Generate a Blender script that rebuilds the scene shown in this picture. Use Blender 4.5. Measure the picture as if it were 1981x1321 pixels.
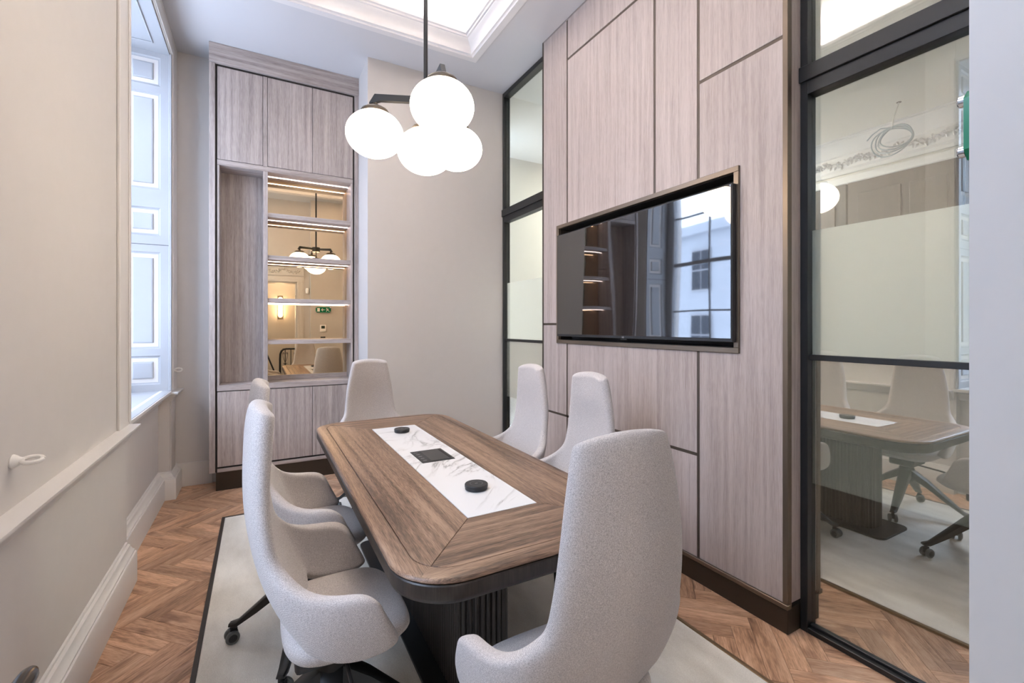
import bpy, bmesh, math, random
from mathutils import Vector, Matrix
random.seed(7)
for o in list(bpy.data.objects): bpy.data.objects.remove(o)
SC = bpy.context.scene
COL = SC.collection
R = math.radians

# ------------------------------------------------------------------ camera
CAMZ = 1.40
cd = bpy.data.cameras.new('camera'); cam = bpy.data.objects.new('camera', cd); COL.objects.link(cam)
cd.sensor_width = 36.0; cd.lens = 36.0 * 880.0 / 1981.0
cd.shift_y = (630.0 - 660.5) / 1981.0
cd.clip_start = 0.01; cd.clip_end = 200
cam.location = (0, 0, CAMZ); cam.rotation_euler = (R(90), 0, R(-29))
SC.camera = cam
# ------------------------------------------------------------------ world, exposure
DAY = 3.4
w = bpy.data.worlds.new('overcast_sky'); SC.world = w; w.use_nodes = True
bg = w.node_tree.nodes['Background']; bg.inputs[0].default_value = (0.64, 0.75, 1.0, 1); bg.inputs[1].default_value = DAY
SC.view_settings.view_transform = 'Standard'; SC.view_settings.look = 'None'
SC.view_settings.gamma = 1.0; SC.view_settings.use_curve_mapping = False
SC.view_settings.exposure = 2.05
GLOBE = 3.5; COVE = 22.0; SHELF_LED = 4.0; HALL = 15.0; CORR = 60.0
def portal(name, loc, rot, sx, sy):
    l = bpy.data.lights.new(name, 'AREA'); l.shape = 'RECTANGLE'; l.size = sx; l.size_y = sy
    l.cycles.is_portal = True
    o = bpy.data.objects.new(name, l); COL.objects.link(o); o.location = loc; o.rotation_euler = rot
portal('window_portal', (-1.10, 3.90, 2.24), (0, R(-90), 0), 2.75, 1.4)
portal('window_portal', (-1.10, 0.86, 2.24), (0, R(-90), 0), 2.75, 1.4)

# ------------------------------------------------------------------ materials
MATS = {}
def newmat(name):
    m = bpy.data.materials.new(name); m.use_nodes = True; MATS[name] = m
    return m, m.node_tree.nodes, m.node_tree.links, m.node_tree.nodes['Principled BSDF']
def plain(name, col, rough=0.5, metal=0.0, bump=0.0, bscale=60, var=0.0, spec=0.5):
    m, n, l, b = newmat(name)
    b.inputs['Base Color'].default_value = (*col, 1); b.inputs['Roughness'].default_value = rough
    b.inputs['Metallic'].default_value = metal; b.inputs['Specular IOR Level'].default_value = spec
    tc = n.new('ShaderNodeTexCoord')
    if var or bump:
        nz = n.new('ShaderNodeTexNoise'); nz.inputs['Scale'].default_value = bscale; nz.inputs['Detail'].default_value = 4
        l.new(tc.outputs['Object'], nz.inputs['Vector'])
    if var:
        mx = n.new('ShaderNodeMix'); mx.data_type = 'RGBA'
        mx.inputs[6].default_value = (*[c * (1 - var) for c in col], 1); mx.inputs[7].default_value = (*[min(1, c * (1 + var)) for c in col], 1)
        l.new(nz.outputs['Fac'], mx.inputs[0]); l.new(mx.outputs[2], b.inputs['Base Color'])
    if bump:
        bp = n.new('ShaderNodeBump'); bp.inputs['Strength'].default_value = bump; bp.inputs['Distance'].default_value = 0.002
        l.new(nz.outputs['Fac'], bp.inputs['Height']); l.new(bp.outputs[0], b.inputs['Normal'])
    return m
def emit(name, col, st):
    m, n, l, b = newmat(name)
    b.inputs['Base Color'].default_value = (*col, 1); b.inputs['Emission Color'].default_value = (*col, 1)
    b.inputs['Emission Strength'].default_value = st; b.inputs['Roughness'].default_value = 0.3
    return m
def wood(name, dark, mid, light, axis=2, fine=220, rough=0.5, stretch=26, vary=0.14, bump=0.15, coarse=1.0, knots=0.0, ramp=0.14):
    """streaky wood; the grain runs along the local axis given"""
    m, n, l, b = newmat(name)
    tc = n.new('ShaderNodeTexCoord'); oi = n.new('ShaderNodeObjectInfo')
    sc = n.new('ShaderNodeVectorMath'); sc.operation = 'SCALE'
    cmb = n.new('ShaderNodeCombineXYZ')
    for i in range(3): l.new(oi.outputs['Random'], cmb.inputs[i])
    l.new(cmb.outputs[0], sc.inputs[0]); sc.inputs['Scale'].default_value = 17.0
    ad = n.new('ShaderNodeVectorMath'); l.new(tc.outputs['Object'], ad.inputs[0]); l.new(sc.outputs[0], ad.inputs[1])
    def stretched(s, det, dist=0.0, along=1.0):
        mp = n.new('ShaderNodeMapping'); v = [stretch, stretch, stretch]; v[axis] = along
        mp.inputs['Scale'].default_value = v; l.new(ad.outputs[0], mp.inputs[0])
        nz = n.new('ShaderNodeTexNoise'); nz.inputs['Scale'].default_value = s; nz.inputs['Detail'].default_value = det
        nz.inputs['Distortion'].default_value = dist; nz.inputs['Roughness'].default_value = 0.6
        l.new(mp.outputs[0], nz.inputs[0]); return nz
    a = stretched(coarse, 5, 0.6); f = stretched(fine / stretch, 3, 0.2, 1.6)
    mixf = n.new('ShaderNodeMix'); mixf.data_type = 'FLOAT'; mixf.inputs[0].default_value = 0.42
    l.new(a.outputs['Fac'], mixf.inputs[2]); l.new(f.outputs['Fac'], mixf.inputs[3])
    rp = n.new('ShaderNodeValToRGB'); e = rp.color_ramp.elements
    e[0].position = 0.5 - ramp; e[0].color = (*dark, 1); e[1].position = 0.5 + ramp; e[1].color = (*light, 1)
    x = e.new(0.5); x.color = (*mid, 1)
    l.new(mixf.outputs[0], rp.inputs[0])
    hv = n.new('ShaderNodeHueSaturation')
    mr = n.new('ShaderNodeMapRange'); mr.inputs[3].default_value = 1 - vary; mr.inputs[4].default_value = 1 + vary
    l.new(oi.outputs['Random'], mr.inputs[0]); l.new(mr.outputs[0], hv.inputs['Value']); l.new(rp.outputs[0], hv.inputs['Color'])
    outc = hv.outputs[0]
    if knots:
        kz = n.new('ShaderNodeTexNoise'); kz.inputs['Scale'].default_value = 9; kz.inputs['Detail'].default_value = 2
        mp = n.new('ShaderNodeMapping'); v = [1.3, 1.3, 1.3]; v[axis] = 0.45; mp.inputs['Scale'].default_value = v
        l.new(ad.outputs[0], mp.inputs[0]); l.new(mp.outputs[0], kz.inputs[0])
        kr = n.new('ShaderNodeValToRGB'); kr.color_ramp.elements[0].position = 0.62; kr.color_ramp.elements[1].position = 0.74
        l.new(kz.outputs['Fac'], kr.inputs[0])
        mk = n.new('ShaderNodeMix'); mk.data_type = 'RGBA'; mk.blend_type = 'MULTIPLY'
        sk = n.new('ShaderNodeMath'); sk.operation = 'MULTIPLY'; sk.inputs[1].default_value = knots
        l.new(kr.outputs[0], sk.inputs[0]); l.new(sk.outputs[0], mk.inputs[0]); l.new(outc, mk.inputs[6]); mk.inputs[7].default_value = (0.35, 0.28, 0.25, 1)
        outc = mk.outputs[2]
    l.new(outc, b.inputs['Base Color']); b.inputs['Roughness'].default_value = rough
    if bump:
        bp = n.new('ShaderNodeBump'); bp.inputs['Strength'].default_value = bump; bp.inputs['Distance'].default_value = 0.001
        l.new(f.outputs['Fac'], bp.inputs['Height']); l.new(bp.outputs[0], b.inputs['Normal'])
    return m
def glassy(name, refl, tint, transp=None):
    """sheet glass: mirror reflection over clear transmission, stronger at grazing angles"""
    m, n, l, b = newmat(name); n.remove(b)
    gl = n.new('ShaderNodeBsdfGlossy'); gl.inputs['Roughness'].default_value = 0.0; gl.inputs['Color'].default_value = (0.96, 0.96, 0.93, 1)
    tr = n.new('ShaderNodeBsdfTransparent'); tr.inputs['Color'].default_value = (*tint, 1)
    lw = n.new('ShaderNodeLayerWeight'); pw_ = n.new('ShaderNodeMath'); pw_.operation = 'POWER'; pw_.inputs[1].default_value = 5
    l.new(lw.outputs['Facing'], pw_.inputs[0])
    ma = n.new('ShaderNodeMath'); ma.operation = 'MULTIPLY_ADD'; ma.use_clamp = True; ma.inputs[1].default_value = 0.9 - refl; ma.inputs[2].default_value = refl + 0.04
    l.new(pw_.outputs[0], ma.inputs[0])
    mx = n.new('ShaderNodeMixShader'); l.new(ma.outputs[0], mx.inputs[0]); l.new(tr.outputs[0], mx.inputs[1]); l.new(gl.outputs[0], mx.inputs[2])
    l.new(mx.outputs[0], n['Material Output'].inputs[0]); return m

wallp = plain('wall_paint', (0.60, 0.56, 0.525), 0.55, bump=0.08, bscale=14, var=0.02)
ceilp = plain('ceiling_paint', (0.56, 0.55, 0.56), 0.7, var=0.01, bscale=3)
mould = plain('plaster_moulding_paint', (0.68, 0.655, 0.645), 0.55)
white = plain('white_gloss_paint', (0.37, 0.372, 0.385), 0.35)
creamtrim = plain('cream_satin_paint', (0.69, 0.655, 0.62), 0.42, bump=0.04, bscale=25)
oakV = wood('grey_oak_upright', (0.25, 0.205, 0.184), (0.39, 0.328, 0.30), (0.50, 0.43, 0.395), 2, fine=330, rough=0.5, stretch=34, vary=0.03)
oakX = wood('grey_oak_sideways', (0.25, 0.205, 0.184), (0.39, 0.328, 0.30), (0.50, 0.43, 0.395), 0, fine=330, rough=0.5, stretch=34, vary=0.03)
pan = wood('pale_oak_panel', (0.335, 0.270, 0.240), (0.435, 0.360, 0.325), (0.51, 0.433, 0.395), 2, fine=330, rough=0.48, stretch=32, vary=0.03)
bronze = plain('bronze_metal', (0.20, 0.155, 0.115), 0.38, 0.75)
bronzeD = plain('dark_bronze_skirting', (0.045, 0.033, 0.022), 0.4, 0.3)
inlaym = plain('inlay_bronze', (0.105, 0.082, 0.062), 0.42, 0.5)
gap_dark = plain('dark_shadow_gap', (0.025, 0.02, 0.017), 0.7)
blackm = plain('black_powder_coat', (0.012, 0.012, 0.012), 0.38)
blackp = plain('black_plastic', (0.016, 0.016, 0.017), 0.42)
greyw = plain('grey_tyre', (0.12, 0.125, 0.12), 0.5)
chrome = plain('polished_metal', (0.75, 0.76, 0.78), 0.12, 1.0)
tableL = wood('brown_oak_along', (0.075, 0.044, 0.028), (0.215, 0.130, 0.082), (0.34, 0.22, 0.145), 1, fine=420, rough=0.40, stretch=34, vary=0.04, coarse=0.8, ramp=0.10)
tableX = wood('brown_oak_across', (0.075, 0.044, 0.028), (0.215, 0.130, 0.082), (0.34, 0.22, 0.145), 0, fine=420, rough=0.40, stretch=34, vary=0.04, coarse=0.8, ramp=0.10)
darkoak = wood('dark_stained_oak', (0.018, 0.014, 0.012), (0.032, 0.025, 0.021), (0.052, 0.041, 0.034), 2, rough=0.4, stretch=24, vary=0.05)
plankm = wood('floor_oak', (0.27, 0.145, 0.08), (0.56, 0.325, 0.195), (0.74, 0.49, 0.325), 0, fine=160, rough=0.42, stretch=14, vary=0.22, coarse=1.3, knots=0.75, bump=0.2)
screedm = plain('dark_floor_joint', (0.05, 0.03, 0.02), 0.8)
greenm = plain('green_acrylic', (0.01, 0.20, 0.09), 0.2)
signw = plain('sign_white', (0.85, 0.86, 0.80), 0.4)
ironm = plain('black_iron', (0.01, 0.01, 0.011), 0.4)
globem = emit('opal_glass_lit', (1.0, 0.84, 0.66), GLOBE)
covem = emit('cove_led', (1.0, 0.93, 0.87), COVE)
ledm = emit('shelf_led', (1.0, 0.80, 0.74), SHELF_LED)
hallm = emit('hall_fill_glow', (1.0, 0.92, 0.84), HALL)
plw_ = plain('white_rim', (.8, .8, .8), .4)
lampm = emit('wall_lamp_opal', (1.0, 0.80, 0.58), 6)
corrm = emit('corridor_fill_glow', (1.0, 0.95, 0.89), 9.5)
glassP = glassy('partition_glass', 0.17, (0.93, 0.965, 0.93))
glassL = glassy('partition_glass_bright_reflection', 0.55, (0.93, 0.965, 0.93))  # same glass as above, reflection strengthened to brighten the mirrored room
glassW = glassy('window_glass', 0.0, (0.95, 0.97, 0.97))
mirrorm = plain('bronze_mirror', (0.80, 0.62, 0.40), 0.0, 1.0)
# frosted film
m, n, l, b = newmat('frosted_film'); n.remove(b)
tl = n.new('ShaderNodeBsdfTranslucent'); tl.inputs[0].default_value = (0.88, 0.865, 0.85, 1)
df = n.new('ShaderNodeBsdfDiffuse'); df.inputs[0].default_value = (0.82, 0.805, 0.79, 1)
mx = n.new('ShaderNodeMixShader'); mx.inputs[0].default_value = 0.5
l.new(tl.outputs[0], mx.inputs[1]); l.new(df.outputs[0], mx.inputs[2]); l.new(mx.outputs[0], n['Material Output'].inputs[0]); film = m
# tv screen
m, n, l, b = newmat('tv_screen'); b.inputs['Base Color'].default_value = (0.006, 0.006, 0.007, 1); b.inputs['Roughness'].default_value = 0.03
b.inputs['Specular IOR Level'].default_value = 1.0; b.inputs['IOR'].default_value = 1.8
tc = n.new('ShaderNodeTexCoord'); nz = n.new('ShaderNodeTexNoise'); nz.inputs['Scale'].default_value = 1.6; nz.inputs['Detail'].default_value = 0
mp = n.new('ShaderNodeMapping'); mp.inputs['Scale'].default_value = (1, 2.2, 0.5); l.new(tc.outputs['Object'], mp.inputs[0]); l.new(mp.outputs[0], nz.inputs[0])
bp = n.new('ShaderNodeBump'); bp.inputs['Strength'].default_value = 0.5; bp.inputs['Distance'].default_value = 0.006
l.new(nz.outputs['Fac'], bp.inputs['Height']); l.new(bp.outputs[0], b.inputs['Normal']); tvm = m
# chair fabric: woven twill
m, n, l, b = newmat('woven_fabric'); b.inputs['Roughness'].default_value = 0.95; b.inputs['Specular IOR Level'].default_value = 0.15
b.inputs['Sheen Weight'].default_value = 0.25
tc = n.new('ShaderNodeTexCoord')
wv = n.new('ShaderNodeTexWave'); wv.bands_direction = 'DIAGONAL'; wv.inputs['Scale'].default_value = 150; wv.inputs['Distortion'].default_value = 2.0; wv.inputs['Detail'].default_value = 2
nz = n.new('ShaderNodeTexNoise'); nz.inputs['Scale'].default_value = 420; nz.inputs['Detail'].default_value = 2
l.new(tc.outputs['Object'], wv.inputs[0]); l.new(tc.outputs['Object'], nz.inputs[0])
mf = n.new('ShaderNodeMix'); mf.data_type = 'FLOAT'; mf.inputs[0].default_value = 0.88; l.new(wv.outputs['Fac'], mf.inputs[2]); l.new(nz.outputs['Fac'], mf.inputs[3])
rp = n.new('ShaderNodeValToRGB'); rp.color_ramp.elements[0].position = 0.25; rp.color_ramp.elements[0].color = (0.31, 0.28, 0.268, 1)
rp.color_ramp.elements[1].position = 0.75; rp.color_ramp.elements[1].color = (0.69, 0.64, 0.615, 1)
l.new(mf.outputs[0], rp.inputs[0]); l.new(rp.outputs[0], b.inputs['Base Color'])
bp = n.new('ShaderNodeBump'); bp.inputs['Strength'].default_value = 0.35; bp.inputs['Distance'].default_value = 0.0015
l.new(mf.outputs[0], bp.inputs['Height']); l.new(bp.outputs[0], b.inputs['Normal']); fabric = m
# rug pile
m, n, l, b = newmat('rug_pile'); b.inputs['Roughness'].default_value = 0.95; b.inputs['Specular IOR Level'].default_value = 0.1
tc = n.new('ShaderNodeTexCoord'); n1 = n.new('ShaderNodeTexNoise'); n1.inputs['Scale'].default_value = 2.6; n1.inputs['Detail'].default_value = 5
mp = n.new('ShaderNodeMapping'); mp.inputs['Scale'].default_value = (2.2, 0.8, 1); l.new(tc.outputs['Object'], mp.inputs[0]); l.new(mp.outputs[0], n1.inputs[0])
n2 = n.new('ShaderNodeTexNoise'); n2.inputs['Scale'].default_value = 300; n2.inputs['Detail'].default_value = 2; l.new(tc.outputs['Object'], n2.inputs[0])
mf = n.new('ShaderNodeMix'); mf.data_type = 'FLOAT'; mf.inputs[0].default_value = 0.3; l.new(n1.outputs['Fac'], mf.inputs[2]); l.new(n2.outputs['Fac'], mf.inputs[3])
rp = n.new('ShaderNodeValToRGB'); rp.color_ramp.elements[0].position = 0.34; rp.color_ramp.elements[0].color = (0.60, 0.56, 0.49, 1)
rp.color_ramp.elements[1].position = 0.60; rp.color_ramp.elements[1].color = (0.85, 0.82, 0.75, 1)
l.new(mf.outputs[0], rp.inputs[0]); l.new(rp.outputs[0], b.inputs['Base Color'])
bp = n.new('ShaderNodeBump'); bp.inputs['Strength'].default_value = 0.5; bp.inputs['Distance'].default_value = 0.003
l.new(n2.outputs['Fac'], bp.inputs['Height']); l.new(bp.outputs[0], b.inputs['Normal']); rugm = m
# marble
m, n, l, b = newmat('white_marble'); b.inputs['Roughness'].default_value = 0.22
tc = n.new('ShaderNodeTexCoord'); mp = n.new('ShaderNodeMapping'); mp.inputs['Scale'].default_value = (1, 1, 1); mp.inputs['Rotation'].default_value = (0, 0, R(35)); l.new(tc.outputs['Object'], mp.inputs[0])
nz = n.new('ShaderNodeTexNoise'); nz.inputs['Scale'].default_value = 4.2; nz.inputs['Detail'].default_value = 8; nz.inputs['Distortion'].default_value = 1.6; nz.inputs['Roughness'].default_value = 0.55
mp2 = n.new('ShaderNodeMapping'); mp2.inputs['Scale'].default_value = (1.0, 0.45, 1); l.new(mp.outputs[0], mp2.inputs[0]); l.new(mp2.outputs[0], nz.inputs[0])
sb = n.new('ShaderNodeMath'); sb.operation = 'SUBTRACT'; sb.inputs[1].default_value = 0.5; l.new(nz.outputs['Fac'], sb.inputs[0])
ab = n.new('ShaderNodeMath'); ab.operation = 'ABSOLUTE'; l.new(sb.outputs[0], ab.inputs[0])
rp = n.new('ShaderNodeValToRGB'); e = rp.color_ramp.elements; e[0].position = 0.0; e[0].color = (0.36, 0.345, 0.33, 1); e[1].position = 0.05; e[1].color = (0.72, 0.715, 0.71, 1)
x = e.new(0.014); x.color = (0.58, 0.57, 0.56, 1)
nb = n.new('ShaderNodeTexNoise'); nb.inputs['Scale'].default_value = 3; l.new(tc.outputs['Object'], nb.inputs[0])
rb = n.new('ShaderNodeValToRGB'); rb.color_ramp.elements[0].position = 0.42; rb.color_ramp.elements[1].position = 0.58; l.new(nb.outputs['Fac'], rb.inputs[0])
mk = n.new('ShaderNodeMix'); mk.data_type = 'RGBA'; l.new(rb.outputs[0], mk.inputs[0]); mk.inputs[6].default_value = (0.72, 0.715, 0.71, 1)
l.new(ab.outputs[0], rp.inputs[0]); l.new(rp.outputs[0], mk.inputs[7]); l.new(mk.outputs[2], b.inputs['Base Color']); marble = m

# ------------------------------------------------------------------ mesh helpers
def wloc(o):
    v = Vector((0, 0, 0))
    while o: v += o.location; o = o.parent
    return v
def place(o, parent, world_loc):
    COL.objects.link(o)
    o.parent = parent
    o.location = Vector(world_loc) - (wloc(parent) if parent else Vector((0, 0, 0)))
    return o
def fin(bm, name, mat, parent=None, loc=(0, 0, 0), smooth=False, recalc=True):
    if recalc: bmesh.ops.recalc_face_normals(bm, faces=bm.faces)
    me = bpy.data.meshes.new(name); bm.to_mesh(me); bm.free(); me.materials.append(mat)
    if smooth:
        for p in me.polygons: p.use_smooth = True
        if smooth == 'auto': me.set_sharp_from_angle(angle=R(38))
    o = bpy.data.objects.new(name, me)
    return place(o, parent, loc)
def addbox(bm, x0, x1, y0, y1, z0, z1):
    vs = [bm.verts.new((x, y, z)) for x in (x0, x1) for y in (y0, y1) for z in (z0, z1)]
    for f in ((0, 1, 3, 2), (4, 6, 7, 5), (0, 4, 5, 1), (2, 3, 7, 6), (0, 2, 6, 4), (1, 5, 7, 3)): bm.faces.new([vs[i] for i in f])
    return vs
def box(name, x0, x1, y0, y1, z0, z1, mat, parent=None, bev=0.0015, seg=1):
    c = ((x0 + x1) / 2, (y0 + y1) / 2, (z0 + z1) / 2)
    bm = bmesh.new(); addbox(bm, x0 - c[0], x1 - c[0], y0 - c[1], y1 - c[1], z0 - c[2], z1 - c[2])
    bv = min(bev, 0.3 * min(x1 - x0, y1 - y0, z1 - z0))
    if bv > 1e-5: bmesh.ops.bevel(bm, geom=bm.edges[:], offset=bv, segments=seg, affect='EDGES', profile=0.5)
    return fin(bm, name, mat, parent, c)
def tag(o, label=None, cat=None, group=None, kind=None):
    if label: o['label'] = label
    if cat: o['category'] = cat
    if group: o['group'] = group
    if kind: o['kind'] = kind
    return o
def empty(name, loc, label=None, cat=None, group=None, kind=None):
    o = bpy.data.objects.new(name, None); o.empty_display_size = 0.1; COL.objects.link(o); o.location = loc
    return tag(o, label, cat, group, kind)
def struct(o, label): return tag(o, label, None, None, 'structure')
def prism(bm, poly, z0, z1, inset_top=0.0):
    """upright prism over a 2-D polygon; top edge chamfered by inset_top"""
    n = len(poly)
    top = offset_poly(poly, inset_top) if inset_top else poly
    a = [bm.verts.new((x, y, z0)) for x, y in poly]; c = [bm.verts.new((x, y, z1)) for x, y in top]
    if inset_top:
        b2 = [bm.verts.new((x, y, z1 - inset_top)) for x, y in poly]
        for i in range(n):
            j = (i + 1) % n
            bm.faces.new((a[i], a[j], b2[j], b2[i])); bm.faces.new((b2[i], b2[j], c[j], c[i]))
    else:
        for i in range(n):
            j = (i + 1) % n; bm.faces.new((a[i], a[j], c[j], c[i]))
    bm.faces.new(c); bm.faces.new(a[::-1])
def area2(p): return sum(p[i][0] * p[(i + 1) % len(p)][1] - p[(i + 1) % len(p)][0] * p[i][1] for i in range(len(p)))
def offset_poly(p, d):
    """move every edge inwards by d"""
    n = len(p); s = 1 if area2(p) > 0 else -1; out = []
    for i in range(n):
        a, b, c = Vector(p[i - 1]), Vector(p[i]), Vector(p[(i + 1) % n])
        e1 = (b - a).normalized(); e2 = (c - b).normalized()
        n1 = Vector((-e1.y, e1.x)) * s; n2 = Vector((-e2.y, e2.x)) * s
        k = n1 + n2; L = k.length
        if L < 1e-6: out.append(tuple(b + n1 * d)); continue
        k /= L; cs = max(0.35, k.dot(n1)); out.append(tuple(b + k * (d / cs)))
    return out
def clip_poly(p, x0, x1, y0, y1):
    def cl(p, ins, cut):
        o = []
        for i in range(len(p)):
            a, b = p[i - 1], p[i]
            if ins(b):
                if not ins(a): o.append(cut(a, b))
                o.append(b)
            elif ins(a): o.append(cut(a, b))
        return o
    def cx(v): return lambda a, b: (v, a[1] + (b[1] - a[1]) * (v - a[0]) / (b[0] - a[0]))
    def cy(v): return lambda a, b: (a[0] + (b[0] - a[0]) * (v - a[1]) / (b[1] - a[1]), v)
    for ins, cut in ((lambda q: q[0] >= x0, cx(x0)), (lambda q: q[0] <= x1, cx(x1)), (lambda q: q[1] >= y0, cy(y0)), (lambda q: q[1] <= y1, cy(y1))):
        p = cl(p, ins, cut)
        if len(p) < 3: return []
    return p
def extrude_profile(name, prof, path, mat, parent=None, closed=False, smooth='auto', up=Vector((0, 0, 1)), cap=True):
    """sweep a profile [(out, z)] along a horizontal path; 'out' points to the right of travel; mitred corners"""
    n = len(path); P = [Vector(p) for p in path]; bm = bmesh.new(); rings = []
    for i in range(n):
        if closed or 0 < i < n - 1:
            e1 = (P[i] - P[i - 1]).normalized(); e2 = (P[(i + 1) % n] - P[i]).normalized()
        elif i == 0: e1 = e2 = (P[1] - P[0]).normalized()
        else: e1 = e2 = (P[i] - P[i - 1]).normalized()
        n1 = e1.cross(up); n2 = e2.cross(up); k = (n1 + n2).normalized(); k = k / max(0.3, k.dot(n1))
        rings.append([bm.verts.new(P[i] + k * o + up * z) for o, z in prof])
    m = len(prof)
    for i in range(n if closed else n - 1):
        a, b = rings[i], rings[(i + 1) % n]
        for j in range(m):
            q = (j + 1) % m; bm.faces.new((a[j], a[q], b[q], b[j]))
    if not closed and cap: bm.faces.new(rings[0]); bm.faces.new(rings[-1][::-1])
    return fin(bm, name, mat, parent, (0, 0, 0) if parent is None else wloc(parent) * 0, smooth)
def addtube(bm, pts, rad, seg=10, cap=True):
    P = [Vector(p) for p in pts]; rr = rad if isinstance(rad, (list, tuple)) else [rad] * len(P); rings = []
    t0 = (P[1] - P[0]).normalized(); ref = Vector((0, 0, 1)) if abs(t0.z) < 0.9 else Vector((1, 0, 0))
    u = t0.cross(ref).normalized()
    for i, p in enumerate(P):
        t = (P[min(i + 1, len(P) - 1)] - P[max(i - 1, 0)]).normalized()
        u = (u - t * u.dot(t)).normalized(); v = t.cross(u)
        rings.append([bm.verts.new(p + (u * math.cos(2 * math.pi * k / seg) + v * math.sin(2 * math.pi * k / seg)) * rr[i]) for k in range(seg)])
    for a, b in zip(rings, rings[1:]):
        for k in range(seg): bm.faces.new((a[k], a[(k + 1) % seg], b[(k + 1) % seg], b[k]))
    if cap: bm.faces.new(rings[0][::-1]); bm.faces.new(rings[-1])
def tube(name, pts, rad, mat, parent=None, seg=10, loc=(0, 0, 0)):
    bm = bmesh.new(); addtube(bm, pts, rad, seg); return fin(bm, name, mat, parent, loc, 'auto')
def lathe(name, prof, mat, parent=None, loc=(0, 0, 0), seg=32, axis='z', smooth='auto', cap=True):
    bm = bmesh.new(); rings = []
    for r, z in prof:
        rings.append([bm.verts.new((r * math.cos(2 * math.pi * k / seg), r * math.sin(2 * math.pi * k / seg), z)) for k in range(seg)] if r > 1e-6 else [bm.verts.new((0, 0, z))])
    for a, b in zip(rings, rings[1:]):
        for k in range(seg):
            q = (k + 1) % seg
            if len(a) == 1 and len(b) == 1: continue
            if len(a) == 1: bm.faces.new((a[0], b[q], b[k]))
            elif len(b) == 1: bm.faces.new((a[k], a[q], b[0]))
            else: bm.faces.new((a[k], a[q], b[q], b[k]))
    for ring in (rings[0], rings[-1]):
        if cap and len(ring) > 1: bm.faces.new(ring)
    if axis == 'x': bmesh.ops.rotate(bm, verts=bm.verts, matrix=Matrix.Rotation(R(90), 3, 'Y'))
    if axis == 'y': bmesh.ops.rotate(bm, verts=bm.verts, matrix=Matrix.Rotation(R(-90), 3, 'X'))
    return fin(bm, name, mat, parent, loc, smooth)
def copy_tree(o, parent=None):
    c = o.copy(); COL.objects.link(c); c.parent = parent
    for ch in o.children: copy_tree(ch, c)
    return c

# ------------------------------------------------------------------ room dimensions
XL, XR = -0.64, 2.217           # left wall face, glazed partition line
YB, YD, YD2 = 4.86, 0.02, 0.24  # back wall, door wall, boxed-out door wall
ZC = 3.78                       # ceiling
XP = 2.084                      # panelled wall face
XBOX = 0.845
CF, YM = 4.57, 4.82             # cabinet front, mirror plane
BX, BY = 0.835, 4.14            # chimney breast corner

# floor -----------------------------------------------------------------
floor = box('floor', -1.9, 6.8, -1.6, 5.2, -0.16, -0.012, screedm, None, 0)
struct(floor, 'brown oak herringbone floor around the pale rug')
RX0, RX1, RY0, RY1 = -0.24, 1.75, 0.45, 3.905
PW, PL = 0.089, 0.40; X0, Y0 = -0.0604, 3.845; s2 = math.sqrt(0.5)
cnt = 0
for band in range(-3, 9):
    for k in range(-30, 60):
        for kind in (0, 1):
            ox, oy = k * PW + band * PL, k * PW - band * PL
            r = (ox, ox + PL, oy, oy + PW) if kind == 0 else (ox, ox + PW, oy + PW, oy + PW + PL)
            poly = [((x + y) * s2 + X0, (y - x) * s2 + Y0) for x, y in ((r[0], r[2]), (r[1], r[2]), (r[1], r[3]), (r[0], r[3]))]
            poly = clip_poly(poly, -0.70, 2.235, -0.25, YB)
            if not poly or abs(area2(poly)) < 0.0006: continue
            if min(p[0] for p in poly) > RX0 + .03 and max(p[0] for p in poly) < RX1 - .03 and min(p[1] for p in poly) > RY0 + .03 and max(p[1] for p in poly) < RY1 - .03: continue
            if max(p[1] for p in poly) < 0.0 : continue
            if min(p[0] for p in poly) > BX and min(p[1] for p in poly) > BY: continue
            if min(p[0] for p in poly) > -.32 and min(p[1] for p in poly) > CF + .01: continue
            if min(p[0] for p in poly) > XBOX and max(p[1] for p in poly) < YD2: continue
            if max(p[0] for p in poly) < XL or (max(p[0] for p in poly) < XL + .05 and max(p[1] for p in poly) < 3.18): continue
            if abs(area2(poly)) < 0.0008: continue
            c = Vector((sum(p[0] for p in poly) / len(poly), sum(p[1] for p in poly) / len(poly)))
            ang = R(-45) if kind == 0 else R(45)
            ca, sa = math.cos(-ang), math.sin(-ang)
            lp = [((p[0] - c.x) * ca - (p[1] - c.y) * sa, (p[0] - c.x) * sa + (p[1] - c.y) * ca) for p in poly]
            lp = offset_poly(lp, 0.0006)
            bm = bmesh.new(); prism(bm, lp, -0.012, 0.0, 0.0008)
            o = fin(bm, 'plank', plankm, floor, (c.x, c.y, 0)); o.rotation_euler.z = ang; cnt += 1
print('planks', cnt)

# ceiling with raised tray ---------------------------------------------
TX0, TX1, TY0, TY1 = -0.10, 1.646, 0.55, 3.69
bm = bmesh.new()
for a in ((-1.15, TX0, -0.35, 5.1), (TX1, 2.26, -0.35, 5.1), (TX0, TX1, -0.35, TY0), (TX0, TX1, TY1, 5.1)):
    addbox(bm, a[0], a[1], a[2], a[3], ZC, ZC + 0.12)
ceiling = struct(fin(bm, 'ceiling', ceilp), 'pale grey plaster ceiling around the raised tray')
bm = bmesh.new(); TT = 0.22
addbox(bm, TX0 - TT, TX1 + TT, TY0 - TT, TY1 + TT, 4.20, 4.30)
for a in ((TX0 - TT - .05, TX0 - TT, TY0 - TT - .05, TY1 + TT + .05), (TX1 + TT, TX1 + TT + .05, TY0 - TT - .05, TY1 + TT + .05), (TX0 - TT, TX1 + TT, TY0 - TT - .05, TY0 - TT), (TX0 - TT, TX1 + TT, TY1 + TT, TY1 + TT + .05)):
    addbox(bm, a[0], a[1], a[2], a[3], ZC + .12, 4.30)
fin(bm, 'tray_ceiling', ceilp, ceiling)
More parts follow.
